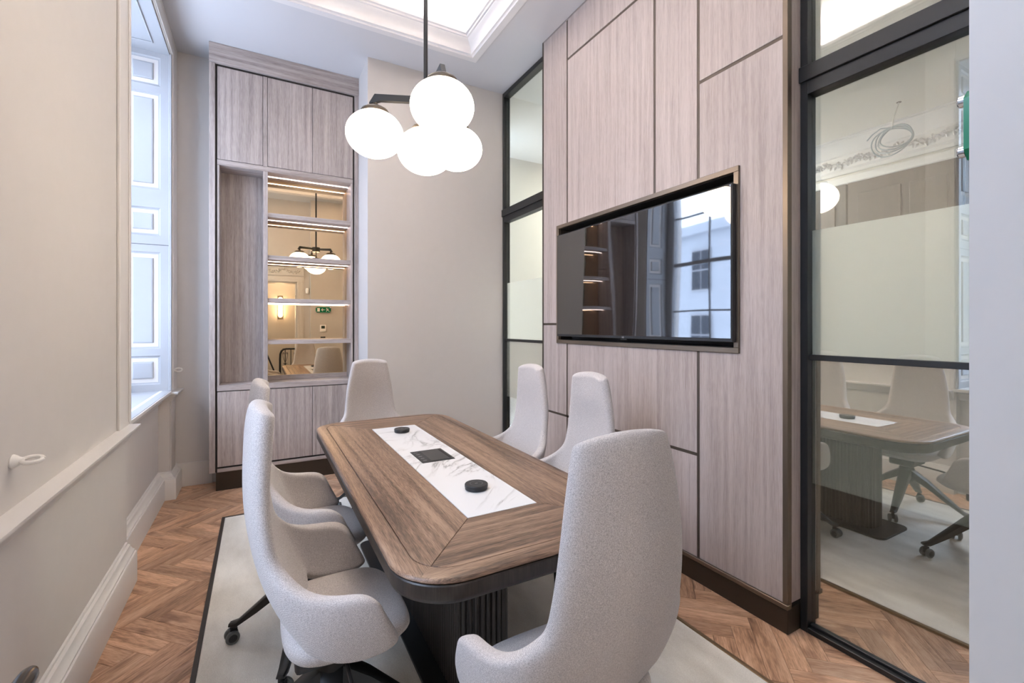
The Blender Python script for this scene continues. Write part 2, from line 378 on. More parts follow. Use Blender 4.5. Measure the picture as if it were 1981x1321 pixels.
# tray cornice: out = towards the tray centre
prof = [(-0.055, -0.012), (0.0, -0.012), (0.004, -0.006), (0.012, 0.0), (0.022, 0.004), (0.026, 0.016), (0.030, 0.034), (0.042, 0.056), (0.060, 0.074), (0.078, 0.084), (0.082, 0.092), (0.094, 0.096), (0.098, 0.108), (0.112, 0.112), (0.116, 0.122), (0.116, 0.140), (0.098, 0.140), (0.03, 0.10), (-0.055, 0.0)]
path = [(TX0, TY0, ZC), (TX0, TY1, ZC), (TX1, TY1, ZC), (TX1, TY0, ZC)]
trayc = extrude_profile('trim_1', prof, path, mould, None, True)
struct(trayc, 'white stepped plaster cornice framing the ceiling tray')
bm = bmesh.new(); q = 0.035
for a in ((TX0 - .06, TX0 - .06 + q, TY0 - .06, TY1 + .06), (TX1 + .06 - q, TX1 + .06, TY0 - .06, TY1 + .06), (TX0, TX1, TY0 - .06, TY0 - .06 + q), (TX0, TX1, TY1 + .06 - q, TY1 + .06)):
    addbox(bm, *a, ZC + .125, ZC + .14)
fin(bm, 'led_strip', covem, ceiling)

# left wall with two window bays -----------------------------------------
WIN = [(3.21, 4.58), (0.17, 1.52)]
SILL, HEAD, XW = 0.875, 3.60, -1.06
bm = bmesh.new()
for y0, y1 in ((-0.25, 0.17), (1.52, 3.21), (4.58, 5.1)): addbox(bm, -1.22, XL, y0, y1, 0, ZC)
for y0, y1 in WIN:
    addbox(bm, -1.22, -0.715, y0, y1, 0, SILL - .035); addbox(bm, -1.22, XL, y0, y1, HEAD, ZC)
wall_left = struct(fin(bm, 'wall_left', wallp), 'cream painted window wall with dado and deep window bays')
SK = [(0, 0), (0.05, 0), (0.05, 0.155), (0.046, 0.165), (0.040, 0.168), (0.040, 0.176), (0.030, 0.182), (0.022, 0.196), (0.020, 0.204), (0.010, 0.210), (0.008, 0.218), (0, 0.22)]
for pth, lab in (([(XL, 1.52, 0), (XL, 3.19, 0)], 'tall moulded cream skirting board on the near window wall'),
                 ([(-0.715, 3.20, 0), (-0.715, 4.575, 0), (XL - .002, 4.575, 0), (XL - .002, YB, 0)], 'tall moulded cream skirting board under the far window and round the corner pier'),
                 ([(-0.715, .17, 0), (-0.715, 1.52, 0)], 'moulded cream skirting board under the near window')):
    struct(extrude_profile('baseboard_left', SK, pth, creamtrim), lab)
DP = [(0, 0.78), (0.014, 0.782), (0.018, 0.792), (0.024, 0.800), (0.028, 0.812), (0.042, 0.828), (0.046, 0.838), (0.060, 0.842), (0.064, 0.850), (0.064, 0.858), (0, 0.862)]
d = extrude_profile('trim_2', DP, [(XL, 1.535, 0), (XL, 3.20, 0)], creamtrim)
struct(d, 'cream dado rail running between the two windows')
d = extrude_profile('trim_3', DP, [(-0.715, 4.60, 0), (XL - .004, 4.60, 0), (XL - .004, YB, 0)], creamtrim)
struct(d, 'short return of cream dado rail in the far left corner')
# pilaster fillets beneath the sills
box('pilaster_panel', XL, XL + .008, 4.60, 4.80, 0.2, .785, wallp, wall_left)

def shutter_panel(name, xa, xb, za, zb, y, sgn, parent, flat=False):
    """raised-and-fielded panel on a plane y = const, facing sgn*y"""
    bm = bmesh.new(); rings = []
    for ins, d in ((0.0, 0.0), (0.010, -0.010), (0.016, -0.010), (0.022, -0.016), (0.048, -0.012), (0.050, -0.004), (0.058, -0.001)):
        rings.append([bm.verts.new((x, y + sgn * d, z)) for x, z in ((xa + ins, za + ins), (xb - ins, za + ins), (xb - ins, zb - ins), (xa + ins, zb - ins))])
    for a, b in zip(rings, rings[1:]):
        for k in range(4): bm.faces.new((a[k], a[(k + 1) % 4], b[(k + 1) % 4], b[k]))
    bm.faces.new(rings[-1])
    return fin(bm, name, white, parent)
def build_window(idx, y0, y1, label):
    root = empty('window_%d' % idx, (XL, (y0 + y1) / 2, SILL)); struct(root, label)
    # architrave (flat band with two fillets) round the opening, on the room face
    for (a0, a1, b0, b1, dep) in ((y0 - .20, y0, SILL - .02, ZC, .014), (y1, y1 + (.20 if y1 < 4 else .275), SILL - .02, ZC, .014), (y0, y1, HEAD, ZC, .014)):
        box('architrave', XL, XL + dep, a0, a1, b0, b1, creamtrim, root, .003)
    for (a0, a1, b0, b1) in ((y0 - .035, y0 - .005, SILL, HEAD + .03), (y1 + .005, y1 + .035, SILL, HEAD + .03), (y0, y1, HEAD + .005, HEAD + .03)):
        box('architrave_bead', XL + .013, XL + .022, a0, a1, b0, b1, creamtrim, root, .003)
    # sill board with moulded nosing
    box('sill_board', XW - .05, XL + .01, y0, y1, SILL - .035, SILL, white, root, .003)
    NP = [(0, .775), (.012, .777), (.02, .80), (.034, .812), (.045, .835), (.06, .842), (.078, .848), (.082, .858), (.08, .872), (0, .876)]
    o = extrude_profile('sill_nosing', NP, [(-0.705, y0, 0), (-0.705, y1 + .02, 0)], creamtrim, None); o.parent = root; o.location = -root.location
    # reveals with folded panelled shutters
    for yy, sg in ((y1, -1), (y0, 1)):
        f = yy + sg * .012 if True else yy
        xs = (-1.0, -0.645)
        bm = bmesh.new()
        P = [(0.93, 1.16), (1.215, 1.99), (2.12, 2.345), (2.49, 3.265), (3.32, 3.55)]
        pa, pb = -0.925, -0.698
        # frame of stiles and rails around the panel openings
        ya, yb = sorted((yy, f))
        addbox(bm, xs[0], pa, ya, yb, SILL, HEAD); addbox(bm, pb, xs[1], ya, yb, SILL, HEAD)
        zz = [SILL] + [z for p in P for z in p] + [HEAD]
        for i in range(0, len(zz), 2): addbox(bm, pa, pb, ya, yb, zz[i], zz[i + 1])
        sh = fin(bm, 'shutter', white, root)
        for za, zb in P: shutter_panel('shutter_panel', pa, pb, za, zb, f, sg, sh)
        box('joint_line', xs[0], xs[1] - .0, *sorted((f, f + sg * .0006)), 2.046, 2.050, gap_dark, sh, 0)
        box('shutter_stop', xs[1], xs[1] + .02, *sorted((yy, f + sg * .008)), SILL, HEAD, white, root, .004)
    # panelled soffit
    box('soffit', XW, XL, y0, y1, HEAD - .012, HEAD, white, root, 0)
    for d1, d2, e1, e2 in ((y0 + .17, y1 - .17, -.94, -.93), (y0 + .17, y1 - .17, -.73, -.72), (y0 + .16, y0 + .17, -.94, -.72), (y1 - .17, y1 - .16, -.94, -.72)):
        box('soffit_bead', e1, e2, d1, d2, HEAD - .020, HEAD - .011, white, root, .003)
    # sash window
    xg = XW + .02
    fr = []
    for a in ((y0, y0 + .09, SILL, HEAD), (y1 - .09, y1, SILL, HEAD), (y0 + .09, y1 - .09, SILL, SILL + .10), (y0 + .09, y1 - .09, HEAD - .09, HEAD)):
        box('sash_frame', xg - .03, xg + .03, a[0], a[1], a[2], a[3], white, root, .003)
    zm = (SILL + HEAD) / 2
    box('meeting_rail', xg - .025, xg + .025, y0 + .09, y1 - .09, zm - .025, zm + .025, white, root, .003)
    ym = (y0 + y1) / 2
    for za, zb in ((SILL + .10, zm - .025), (zm + .025, HEAD - .09)):
        box('glazing_bar', xg - .015, xg + .015, ym - .011, ym + .011, za, zb, white, root, .002)
        z2 = (za + zb) / 2
        for ya, yb in ((y0 + .09, ym - .011), (ym + .011, y1 - .09)):
            box('glazing_bar', xg - .015, xg + .015, ya, yb, z2 - .011, z2 + .011, white, root, .002)
            for zc, zd in ((za, z2 - .011), (z2 + .011, zb)):
                box('pane', xg - .002, xg + .002, ya, yb, zc, zd, glassW, root, 0)
    return root
build_window(1, *WIN[0], 'tall far window bay with white panelled shutters folded into the reveals')
build_window(2, *WIN[1], 'tall near window bay beside the door, seen only in the glass')

# back wall and chimney breast -------------------------------------------
bm = bmesh.new(); addbox(bm, -1.2, 2.3, YB, YB + .2, 0, ZC); addbox(bm, BX, 2.26, BY, YB, 0, ZC)
wall_back = struct(fin(bm, 'wall_back', wallp), 'cream back wall with projecting plain breast beside the cabinet')
o = box('baseboard_back', XL, -.37, YB - .018, YB, 0, .205, creamtrim, None, .003); struct(o, 'flat cream skirting left of the oak cabinet')
o = box('baseboard_right', BX, XR, BY - .018, BY, 0, .16, creamtrim, None, .003); struct(o, 'flat cream skirting under the plain back wall')

# door wall -----------------------------------------------------------------
DX0, DX1, DH = -0.36, 0.62, 2.23
bm = bmesh.new()
addbox(bm, -1.2, DX0, -.25, YD, 0, ZC); addbox(bm, DX1, XBOX, -.25, YD, 0, ZC); addbox(bm, DX0, DX1, -.25, YD, DH, ZC)
addbox(bm, XBOX, 2.26, -.25, YD2, 0, ZC)
wall_front = struct(fin(bm, 'wall_front', wallp), 'cream wall with the doorway, boxed out towards the glass')
root = empty('door_1', (0.13, YD, 0)); struct(root, 'doorway with cream architrave and carved floral frieze above')
for k, (wd, dep) in enumerate(((.115, .012), (.085, .022), (.03, .03))):
    box('architrave', DX1, DX1 + wd, YD, YD + dep, 0, DH + .002 * k, creamtrim, root, .003)
    box('architrave', DX0 - wd, DX0, YD, YD + dep, 0, DH + .002 * k, creamtrim, root, .003)
    box('architrave_head', DX0 - wd, DX1 + wd, YD, YD + dep, DH + .0, DH + wd, creamtrim, root, .003)
box('frieze_board', DX0 - .12, DX1 + .12, YD, YD + .02, 2.35, 2.53, creamtrim, root, .003)
box('frieze_cap', DX0 - .15, DX1 + .15, YD, YD + .06, 2.53, 2.57, creamtrim, root, .006)
def flower_run(name, n, length, parent, base, axis, outv, mat, size=.03, wave=.03):
    """moulded plaster garland: rosettes, leaves and scrolls along a run"""
    bm = bmesh.new(); rnd = random.Random(3)
    a = Vector(axis); ov = Vector(outv); up = Vector((0, 0, 1))
    for i in range(n):
        t = (i + .5) / n * length; c = a * t + up * (wave * math.sin(i * 0.9)) + up * rnd.uniform(-.01, .01)
        petals = 5 if i % 2 == 0 else 3
        for p in range(petals):
            an = 2 * math.pi * p / petals + rnd.random(); dv = (a * math.cos(an) + up * math.sin(an))
            cc = c + dv * size * .6; sd = dv.cross(ov)
            r1, r2 = size * .62, size * .34
            ctr = bm.verts.new(cc + ov * size * .55)
            rim = [bm.verts.new(cc + dv * r1 * math.cos(th) + sd * r2 * math.sin(th)) for th in [2 * math.pi * q / 6 for q in range(6)]]
            for q in range(6): bm.faces.new((ctr, rim[q], rim[(q + 1) % 6]))
        ctr = bm.verts.new(c + ov * size * .85)
        rim = [bm.verts.new(c + ov * size * .3 + a * size * .28 * math.cos(th) + up * size * .28 * math.sin(th)) for th in [2 * math.pi * q / 6 for q in range(6)]]
        for q in range(6): bm.faces.new((ctr, rim[q], rim[(q + 1) % 6]))
    return tag(fin(bm, name, mat, parent, base, False), 'carved flowers and leaves in relief', kind='stuff')
flower_run('floral_relief', 22, 1.10, root, (DX0 - .06, YD + .02, 2.44), (1, 0, 0), (0, 1, 0), creamtrim, .032, .03)
for xx, s in ((DX0, 1), (DX1, -1)):
    box('door_lining', *sorted((xx, xx + s * .018)), -.25, YD, 0, DH, creamtrim, root, .002)
box('door_lining_head', DX0, DX1, -.25, YD, DH - .018, DH, creamtrim, root, .002)
for z in (1.12, 0.25, 1.95): box('hinge_keep', DX1 - .022, DX1 - .017, -.09, -.06, z - .04, z + .04, blackm, root, .001)
# opened door leaf with its lever (only the lever end comes into the picture)
leaf = box('door_leaf', -.362, -.322, .60, .835, .008, DH - .02, white, root, .003)
box('stile', -.362, -.322, YD + .035, YD + .14, .008, DH - .02, white, leaf, .003)
for za, zb in ((.008, .24), (DH - .15, DH - .02)): box('rail', -.362, -.322, YD + .14, .60, za, zb, white, leaf, .003)
box('pane', -.345, -.339, YD + .14, .60, .24, DH - .15, glassW, leaf, 0)  # glazing invented for the unseen leaf so that window light passes through
lev = lathe('lever_rose', [(0, 0), (.026, 0), (.026, .006), (.022, .009), (0, .009)], bronze, leaf, (-.322, .64, .975), 24, 'x')
leverm = plain('lever_bronze', (.10, .082, .066), .22, .95)
lev2 = tube('lever', [(-.322, .64, .975), (-.275, .64, .975), (-.258, .645, .975), (-.249, .66, .975), (-.246, .69, .975), (-.246, .755, .975), (-.246, .768, .975), (-.246, .776, .975), (-.246, .780, .975)], [.010, .010, .0105, .0105, .0108, .0108, .0098, .007, .0015], leverm, leaf, 18, (0, 0, 0))

# stair hall behind the camera (seen in the mirror) --------------------------
bm = bmesh.new(); HY = -1.35
addbox(bm, -1.7, 1.7, HY - .1, HY, 0, 3.0); addbox(bm, -1.8, -1.7, HY, -.25, 0, 3.0); addbox(bm, 1.7, 1.8, HY, -.25, 0, 3.0); 
hallw = struct(fin(bm, 'wall_hall', plain('hall_paint', (0.62, 0.57, 0.51), .6)), 'cream stair hall wall seen in the mirror')
o = box('ceiling_hall', -1.8, 1.8, HY - .1, -.25, 3.0, 3.1, ceilp, None, 0); struct(o, 'stair hall ceiling')
t = empty('wall_lamp', (.385, HY, 1.57), 'glowing upright pill shaped wall lamp beyond the doorway, reflected in the mirror', 'wall lamp')
box('back_plate', .335, .435, HY, HY + .02, 1.55, 2.04, bronze, t, .008, 3)
bm = bmesh.new(); pts = []
addtube(bm, [(.385, HY + .055, z) for z in (1.58, 1.585, 1.60, 1.625, 1.80, 1.965, 1.99, 2.005, 2.01)], [.004, .022, .037, .043, .043, .043, .037, .022, .004], 20)
fin(bm, 'shade', lampm, t, (0, 0, 0), 'auto')
t = empty('hall_fill_light', (.35, -.80, 2.93), 'round flush ceiling light added unseen in the stair hall to brighten the near chair', 'ceiling light')  # added source, out of view: fill through the doorway onto the near chair back
lathe('rim', [(.19, 0), (.215, 0), (.22, .02), (.22, .07), (.19, .07)], plw_, t, (.35, -.80, 2.93), 40, cap=False)
lathe('diffuser', [(0, -.012), (.12, -.008), (.18, 0), (.19, .01), (.19, .05), (0, .05)], hallm, t, (.35, -.80, 2.935), 40)
t = empty('stair_balustrade', (.7, -.78, 0), 'black wrought iron stair railing with heart scrolls beyond the doorway', 'railing')
tube('handrail', [(.36, -.78, .0), (.36, -.78, .72), (.365, -.78, .82), (.385, -.78, .88), (.42, -.78, .915), (.47, -.78, .925), (1.3, -.78, .925)], .02, ironm, t, 10)
box('bottom_rail', .36, 1.3, -.79, -.77, .10, .115, ironm, t, .002)
for i, x in enumerate((.455, .56, .665, .77, .875, .98, 1.085, 1.19)):
    tube('baluster', [(x, -.78, 0), (x, -.78, .92)], .0075, ironm, t, 8)
    if i % 2 == 0:
        for s in (-1, 1):
            pts = []
            for q in range(26):
                u = q / 25.0
                if u < .35: th = u / .35 * 2 * math.pi; pts.append((x + s * (.030 - .016 * math.cos(th) * (1 - .3 * u)), -.78, .835 - .016 * math.sin(th)))
                else:
                    v = (u - .35) / .65; pts.append((x + s * (.047 * (1 - v) ** .8 + .01 * math.sin(v * 3.1)), -.78, .845 - .19 * v))
            tube('scroll', pts, .0042, ironm, t, 6)
            pts = [(x + s * (.022 + .014 * math.cos(a_)), -.78, .62 + .014 * math.sin(a_)) for a_ in [q * .5 for q in range(12)]]
            tube('scroll', pts, .0042, ironm, t, 6)
t = empty('camera_tripod', (0, -.02, 0), 'black tripod standing in the doorway, its leg reflected in the mirror', 'tripod')
tube('centre_column', [(0, -.02, .55), (0, -.02, 1.24)], .014, blackm, t, 12)
box('head', -.03, .03, -.05, .01, 1.20, 1.26, blackm, t, .008, 2)
for an in (12, 132, 252):
    c, s = math.cos(R(an)), math.sin(R(an))
    tube('leg', [(.02 * c, -.02 + .02 * s, 1.12), (.27 * c, -.02 + .27 * s, .47)], .0145, blackm, t, 10)
    tube('leg', [(.26 * c, -.02 + .26 * s, .50), (.44 * c, -.02 + .44 * s, .012)], .0105, blackm, t, 10)

# fittings on the boxed-out door wall ------------------------------------------
t = empty('exit_sign', (1.07, YD2, 1.65), 'green acrylic exit sign with running man and arrow, on standoffs beside the doorway', 'sign')
SX0, SX1, SZ0, SZ1, SY = .928, 1.20, 1.652, 1.757, YD2 + .022
bm = bmesh.new(); c = .014
pl = [(SX0 + c, SZ0), (SX1 - c, SZ0), (SX1, SZ0 + c), (SX1, SZ1 - c), (SX1 - c, SZ1), (SX0 + c, SZ1), (SX0, SZ1 - c), (SX0, SZ0 + c)]
va = [bm.verts.new((x, SY, z)) for x, z in pl]; vb = [bm.verts.new((x, SY + .008, z)) for x, z in pl]
bm.faces.new(va); bm.faces.new(vb[::-1])
for i in range(8): bm.faces.new((va[i], va[(i + 1) % 8], vb[(i + 1) % 8], vb[i]))
fin(bm, 'sign_plate', greenm, t)
for x in (SX0 + .014, SX1 - .014):
    for z in (SZ0 + .014, SZ1 - .014):
        lathe('standoff', [(0, 0), (.006, 0), (.006, .031), (.009, .031), (.009, .038), (.007, .040), (0, .040)], chrome, t, (x, YD2, z), 16, 'y')
SF = SY + .0082
def flat(name, polys, parent, mat=signw):
    bm = bmesh.new()
    for p in polys:
        v = [bm.verts.new((x, SF, z)) for x, z in p]; u = [bm.verts.new((x, SF + .0008, z)) for x, z in p]
        bm.faces.new(u)
        for i in range(len(p)): bm.faces.new((v[i], v[(i + 1) % len(p)], u[(i + 1) % len(p)], u[i]))
    return fin(bm, name, mat, parent)
def bar(x0, z0, x1, z1, w):
    d = Vector((x1 - x0, z1 - z0)).normalized(); nx, nz_ = -d.y * w / 2, d.x * w / 2
    return [(x0 + nx, z0 + nz_), (x1 + nx, z1 + nz_), (x1 - nx, z1 - nz_), (x0 - nx, z0 - nz_)]
zc = (SZ0 + SZ1) / 2
flat('door_symbol', [[(.955, zc - .034), (1.00, zc - .034), (1.00, zc + .034), (.955, zc + .034)]], t)
flat('arrow_symbol', [bar(1.03, zc, 1.088, zc, .010), bar(1.03, zc, 1.052, zc + .024, .010), bar(1.03, zc, 1.052, zc - .024, .010)], t)
mx_ = 1.135
hd = [(mx_ - .012 + .0075 * math.cos(a_), zc + .028 + .0075 * math.sin(a_)) for a_ in [2 * math.pi * q / 10 for q in range(10)]]
flat('running_man_symbol', [hd, bar(mx_ - .008, zc + .018, mx_ + .008, zc - .006, .013), bar(mx_ - .008, zc + .016, mx_ - .026, zc + .004, .006), bar(mx_ - .006, zc + .016, mx_ + .018, zc + .018, .006), bar(mx_ + .018, zc + .018, mx_ + .026, zc + .006, .006),
     bar(mx_ + .006, zc - .004, mx_ - .014, zc - .016, .008), bar(mx_ - .014, zc - .016, mx_ - .016, zc - .036, .007), bar(mx_ + .008, zc - .004, mx_ + .022, zc - .020, .008), bar(mx_ + .022, zc - .020, mx_ + .038, zc - .026, .007)], t)
t = empty('thermostat', (1.06, YD2, 1.28), 'white wall thermostat with dark display below the exit sign', 'thermostat')
plw = plain('white_plastic', (.90, .89, .87), .4)
box('body', 1.005, 1.115, YD2, YD2 + .022, 1.285, 1.415, plw, t, .006, 2); box('display', 1.028, 1.092, YD2 + .0215, YD2 + .023, 1.345, 1.398, plain('lcd', (.03, .045, .03), .2), t, .0005)
for x in (1.035, 1.06, 1.085): box('button', x - .008, x + .008, YD2 + .0215, YD2 + .0235, 1.305, 1.312, signw, t, .0005)
t = empty('light_switch', (1.06, YD2, 1.10), 'black switch plate below the white thermostat', 'switch')
box('plate', 1.017, 1.103, YD2, YD2 + .008, 1.105, 1.191, blackp, t, .003, 2); box('rocker', 1.035, 1.06, YD2 + .008, YD2 + .012, 1.125, 1.17, blackp, t, .002); box('rocker', 1.062, 1.087, YD2 + .008, YD2 + .012, 1.125, 1.17, blackp, t, .002)
t = empty('motion_sensor', (.80, YD, 2.02), 'small white motion sensor beside the door architrave', 'sensor')
lathe('body', [(0, -.055), (.022, -.05), (.031, -.03), (.033, 0), (.033, .03), (.026, .05), (0, .056)], plw, t, (.80, YD + .03, 2.07), 20)
box('bracket', .785, .815, YD, YD + .012, 2.04, 2.10, plw, t, .003)

# panelled wall with the television -------------------------------------------
PY0, PY1 = 1.19, 3.225
bm = bmesh.new(); TVY0, TVY1, TVZ0, TVZ1 = 1.426, 3.009, 1.262, 2.196
XB = XP + .012
addbox(bm, XB, 2.26, PY0 + .006, TVY0 + .03, .14, ZC); addbox(bm, XB, 2.26, TVY1 - .03, PY1, .14, ZC)
addbox(bm, XB, 2.26, TVY0 + .03, TVY1 - .03, .14, TVZ0 + .03); addbox(bm, XB, 2.26, TVY0 + .03, TVY1 - .03, TVZ1 - .03, ZC)
addbox(bm, 2.20, 2.26, TVY0 + .03, TVY1 - .03, TVZ0 + .03, TVZ1 - .03)
wall_right = struct(fin(bm, 'wall_right', gap_dark), 'pale oak panelled feature wall with bronze inlay lines around the television')
G = .009   # half inlay width
def wp(y0, y1, z0, z1):
    box('panel', XP, XB, y0 + (G if y0 > PY0 + .03 else 0), y1 - (G if y1 < PY1 - .03 else 0), z0, z1, pan, wall_right, .0012)
Ya, Yb, Yc, Yd = PY0 + .024, 1.672, 1.985, 2.879; Ye = PY1 - .012
FZ = .14
def wpoly(pts):
    c = (sum(p[0] for p in pts) / len(pts), sum(p[1] for p in pts) / len(pts)); bm = bmesh.new()
    lp = [(y - c[0], z - c[1]) for y, z in pts]; ins = offset_poly(lp, .0012)
    a = [bm.verts.new((XB - XP, y, z)) for y, z in lp]; b1 = [bm.verts.new((.0012, y, z)) for y, z in lp]; b2 = [bm.verts.new((0, y, z)) for y, z in ins]
    for i in range(len(lp)):
        j = (i + 1) % len(lp); bm.faces.new((a[i], a[j], b1[j], b1[i])); bm.faces.new((b1[i], b1[j], b2[j], b2[i]))
    bm.faces.new(b2); bm.faces.new(a)
    fin(bm, 'panel', pan, wall_right, (XP, c[0], c[1]))
ZT_ = ZC - .004
# column next to the glass, wrapped round the near end of the television recess
wpoly([(Ya, FZ), (Yb - G, FZ), (Yb - G, TVZ0), (TVY0, TVZ0), (TVY0, TVZ1), (Yb - G, TVZ1), (Yb - G, 2.717 - G), (Ya, 2.717 - G)])
wp(Ya, Yb, 2.717 + G, ZT_); wp(Yb, Yc, TVZ1, ZT_); wp(Yc, Yd, TVZ1, 3.462 - G); wp(Yc, Yd, 3.462 + G, ZT_)
# far column, wrapped round the far end of the recess
wpoly([(TVY1, 1.413 + G), (Ye, 1.413 + G), (Ye, ZT_), (Yd + G, ZT_), (Yd + G, TVZ1), (TVY1, TVZ1)])
wpoly([(Yd + G, .698 + G), (Ye, .698 + G), (Ye, 1.413 - G), (TVY1, 1.413 - G), (TVY1, TVZ0), (Yd + G, TVZ0)])
wp(Yb, Yd, .698 + G, TVZ0); wp(Yb, Yd, FZ, .698 - G); wp(Yd, Ye, FZ, .698 - G)
def inlay(y0, y1, z0, z1): box('inlay_strip', XP + .003, XB + .001, y0, y1, z0, z1, inlaym, wall_right, .0008)
inlay(Yb - G, Yb + G, TVZ1, ZC - .004); inlay(Yb - G, Yb + G, FZ, TVZ0); inlay(Yc - G, Yc + G, TVZ1, ZC - .004); inlay(Yd - G, Yd + G, TVZ1, ZC - .004); inlay(Yd - G, Yd + G, FZ, TVZ0)
inlay(Ya, Yb - G, 2.717 - G, 2.717 + G); inlay(Yc + G, Yd - G, 3.462 - G, 3.462 + G); inlay(TVY1, Ye, 1.413 - G, 1.413 + G); inlay(Yb + G, Ye, .698 - G, .698 + G)
box('edge_trim', XP - .004, XP + .028, PY0, PY0 + .024, .13, ZC - .002, bronze, wall_right, .0015)
box('edge_trim', XP - .004, XP + .02, PY1 - .014, PY1 + .002, 0, ZC - .002, bronzeD, wall_right, .0015)
box('end_panel', XP + .030, 2.186, PY0 + .002, PY0 + .012, .14, ZC - .002, pan, wall_right, .001)
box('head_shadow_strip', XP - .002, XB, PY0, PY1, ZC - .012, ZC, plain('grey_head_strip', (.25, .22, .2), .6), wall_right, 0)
box('skirting_cap', XP - .012, XP + .02, PY0 - .004, PY1, .118, .14, bronze, wall_right, .002)
box('skirting', XP + .004, 2.255, PY0 + .004, PY1, 0, .118, bronzeD, wall_right, .002)
# bronze picture frame lining the recess
fr = .028
for a in ((TVY0, TVY1, TVZ1 - fr, TVZ1), (TVY0, TVY1, TVZ0, TVZ0 + fr), (TVY0, TVY0 + fr, TVZ0 + fr, TVZ1 - fr), (TVY1 - fr, TVY1, TVZ0 + fr, TVZ1 - fr)):
    box('recess_frame', XP - .012, 2.20, *a, bronze, wall_right, .002)
t = empty('television', (2.08, 2.21, 1.316), 'black flat television set in the bronze lined recess of the oak wall', 'television')
TY0_, TY1_, TZ0_, TZ1_ = 1.436, 2.950, 1.318, 2.106
box('casing', 2.040, 2.0705, TY0_, TY1_, TZ0_, TZ1_, blackp, t, .003)
box('screen', 2.0365, 2.0405, TY0_ + .007, TY1_ - .007, TZ0_ + .018, TZ1_ - .007, tvm, t, .0008)
box('television_bracket', 2.0725, 2.20, 2.05, 2.37, 1.55, 1.85, blackm, wall_right, .002)
box('sensor_bump', 2.042, 2.06, 2.18, 2.24, TZ0_ - .010, TZ0_, blackp, t, .003)
fc = bpy.data.curves.new('logo', 'FONT'); fc.body = 'LG'; fc.size = .016; fc.align_x = 'CENTER'; fc.extrude = .0003
fo = bpy.data.objects.new('logo_tmp', fc); COL.objects.link(fo); dg = bpy.context.evaluated_depsgraph_get(); dg.update()
me = bpy.data.meshes.new_from_object(fo.evaluated_get(dg)); bpy.data.objects.remove(fo)
me.materials.clear(); me.materials.append(plain('logo_grey', (.55, .55, .56), .3)); lo = bpy.data.objects.new('logo_lettering', me)
place(lo, t, (2.0392, 2.21, TZ0_ + .003)); lo.rotation_euler = (R(90), 0, R(-90))

# glazed partitions -------------------------------------------------------------
def partition(idx, y0, y1, label, front):
    root = empty('window_%d' % idx, (XR, (y0 + y1) / 2, 0)); struct(root, label)
    xa, xb = XR - .035, XR + .035; fw = .032
    for a in ((y0, y0 + fw), (y1 - fw, y1)):
        box('frame_post', xa, xb, *a, 0, ZC, blackm, root, .002)
    box('frame_head', xa, xb, y0 + fw, y1 - fw, ZC - .045, ZC, blackm, root, .002)
    box('floor_track', xa, xb, y0 + fw, y1 - fw, 0, .024, blackm, root, .002)
    box('floor_track_lip', xa + .025, xb - .025, y0 + fw, y1 - fw, .024, .036, blackm, root, .002)
    box('transom', xa - .012, xb, y0 - (.0 if front else .0), y1 + (.012 if front else .0), 2.515, 2.585, blackm, root, .002)
    box('transom_lower', xa, xb, y0 + fw, y1 - fw, 2.455, 2.515, blackm, root, .002)
    box('glazing_bar', xa + .012, xb - .012, y0 + fw, y1 - fw, 1.243, 1.268, blackm, root, .002)
    for z0, z1 in ((.036, 1.243), (1.268, 2.455), (2.585, ZC - .045)):
        box('pane', XR - .001, XR + .004, y0 + fw, y1 - fw, z0, z1, glassL if z0 < .1 else glassP, root, 0)
    for z0, z1 in ((.676, 1.243), (1.268, 1.837)):
        bm = bmesh.new(); bm.faces.new([bm.verts.new((XR + .0048, y, z)) for y, z in ((y0 + fw, z0), (y1 - fw, z0), (y1 - fw, z1), (y0 + fw, z1))])
        fin(bm, 'frosted_film', film, root)
    return root
partition(3, YD2 + .002, PY0 - .012 + .014, 'near black framed glass partition with a frosted band, right of the television wall', True)
partition(4, PY1 + .004, BY - .002, 'narrow far black framed glass partition between television wall and back corner', False)

# corridor beyond the glass -------------------------------------------------------
XC, ZC2 = 6.57, 3.76
cw = plain('corridor_paint', (0.67, 0.645, 0.585), .6)
bm = bmesh.new(); addbox(bm, XC, XC + .1, -.6, 6.0, 0, ZC2); addbox(bm, 2.26, XC, 5.6, 5.7, 0, ZC2); addbox(bm, 2.26, XC, -.7, -.6, 0, ZC2)
addbox(bm, 2.255, 2.262, -.6, YD2, 0, ZC2)
corrw = struct(fin(bm, 'wall_corridor', cw), 'cream wall of the corridor beyond the glass')
o = box('ceiling_corridor', 2.27, XC, -.6, 5.6, ZC2, ZC2 + .1, plain('corridor_ceiling', (.71, .68, .615), .7), None, 0); struct(o, 'cream ceiling of the corridor beyond the glass')
CP = [(0, -.42), (.02, -.42), (.03, -.40), (.03, -.38), (.05, -.355), (.05, -.20), (.07, -.185), (.075, -.15), (.12, -.07), (.16, -.04), (.165, -.02), (.19, -.015), (.19, 0), (0, 0)]
cn = extrude_profile('trim_4', CP, [(XC, -.6, ZC2), (XC, 5.6, ZC2)][::-1], mould, None); struct(cn, 'deep plaster cornice with floral garland beyond the glass')
flower_run('floral_garland', 70, 4.2, cn, (XC - .05, .2, ZC2 - .28), (0, 1, 0), (-1, 0, 0), mould, .05, .02)
t = empty('door_2', (XC, 2.2, 0)); struct(t, 'dark brown panelled double doors in the corridor beyond the glass')
bw = wood('walnut_door', (.022, .013, .009), (.042, .026, .018), (.065, .042, .03), 2, rough=.4, stretch=20, vary=.04)
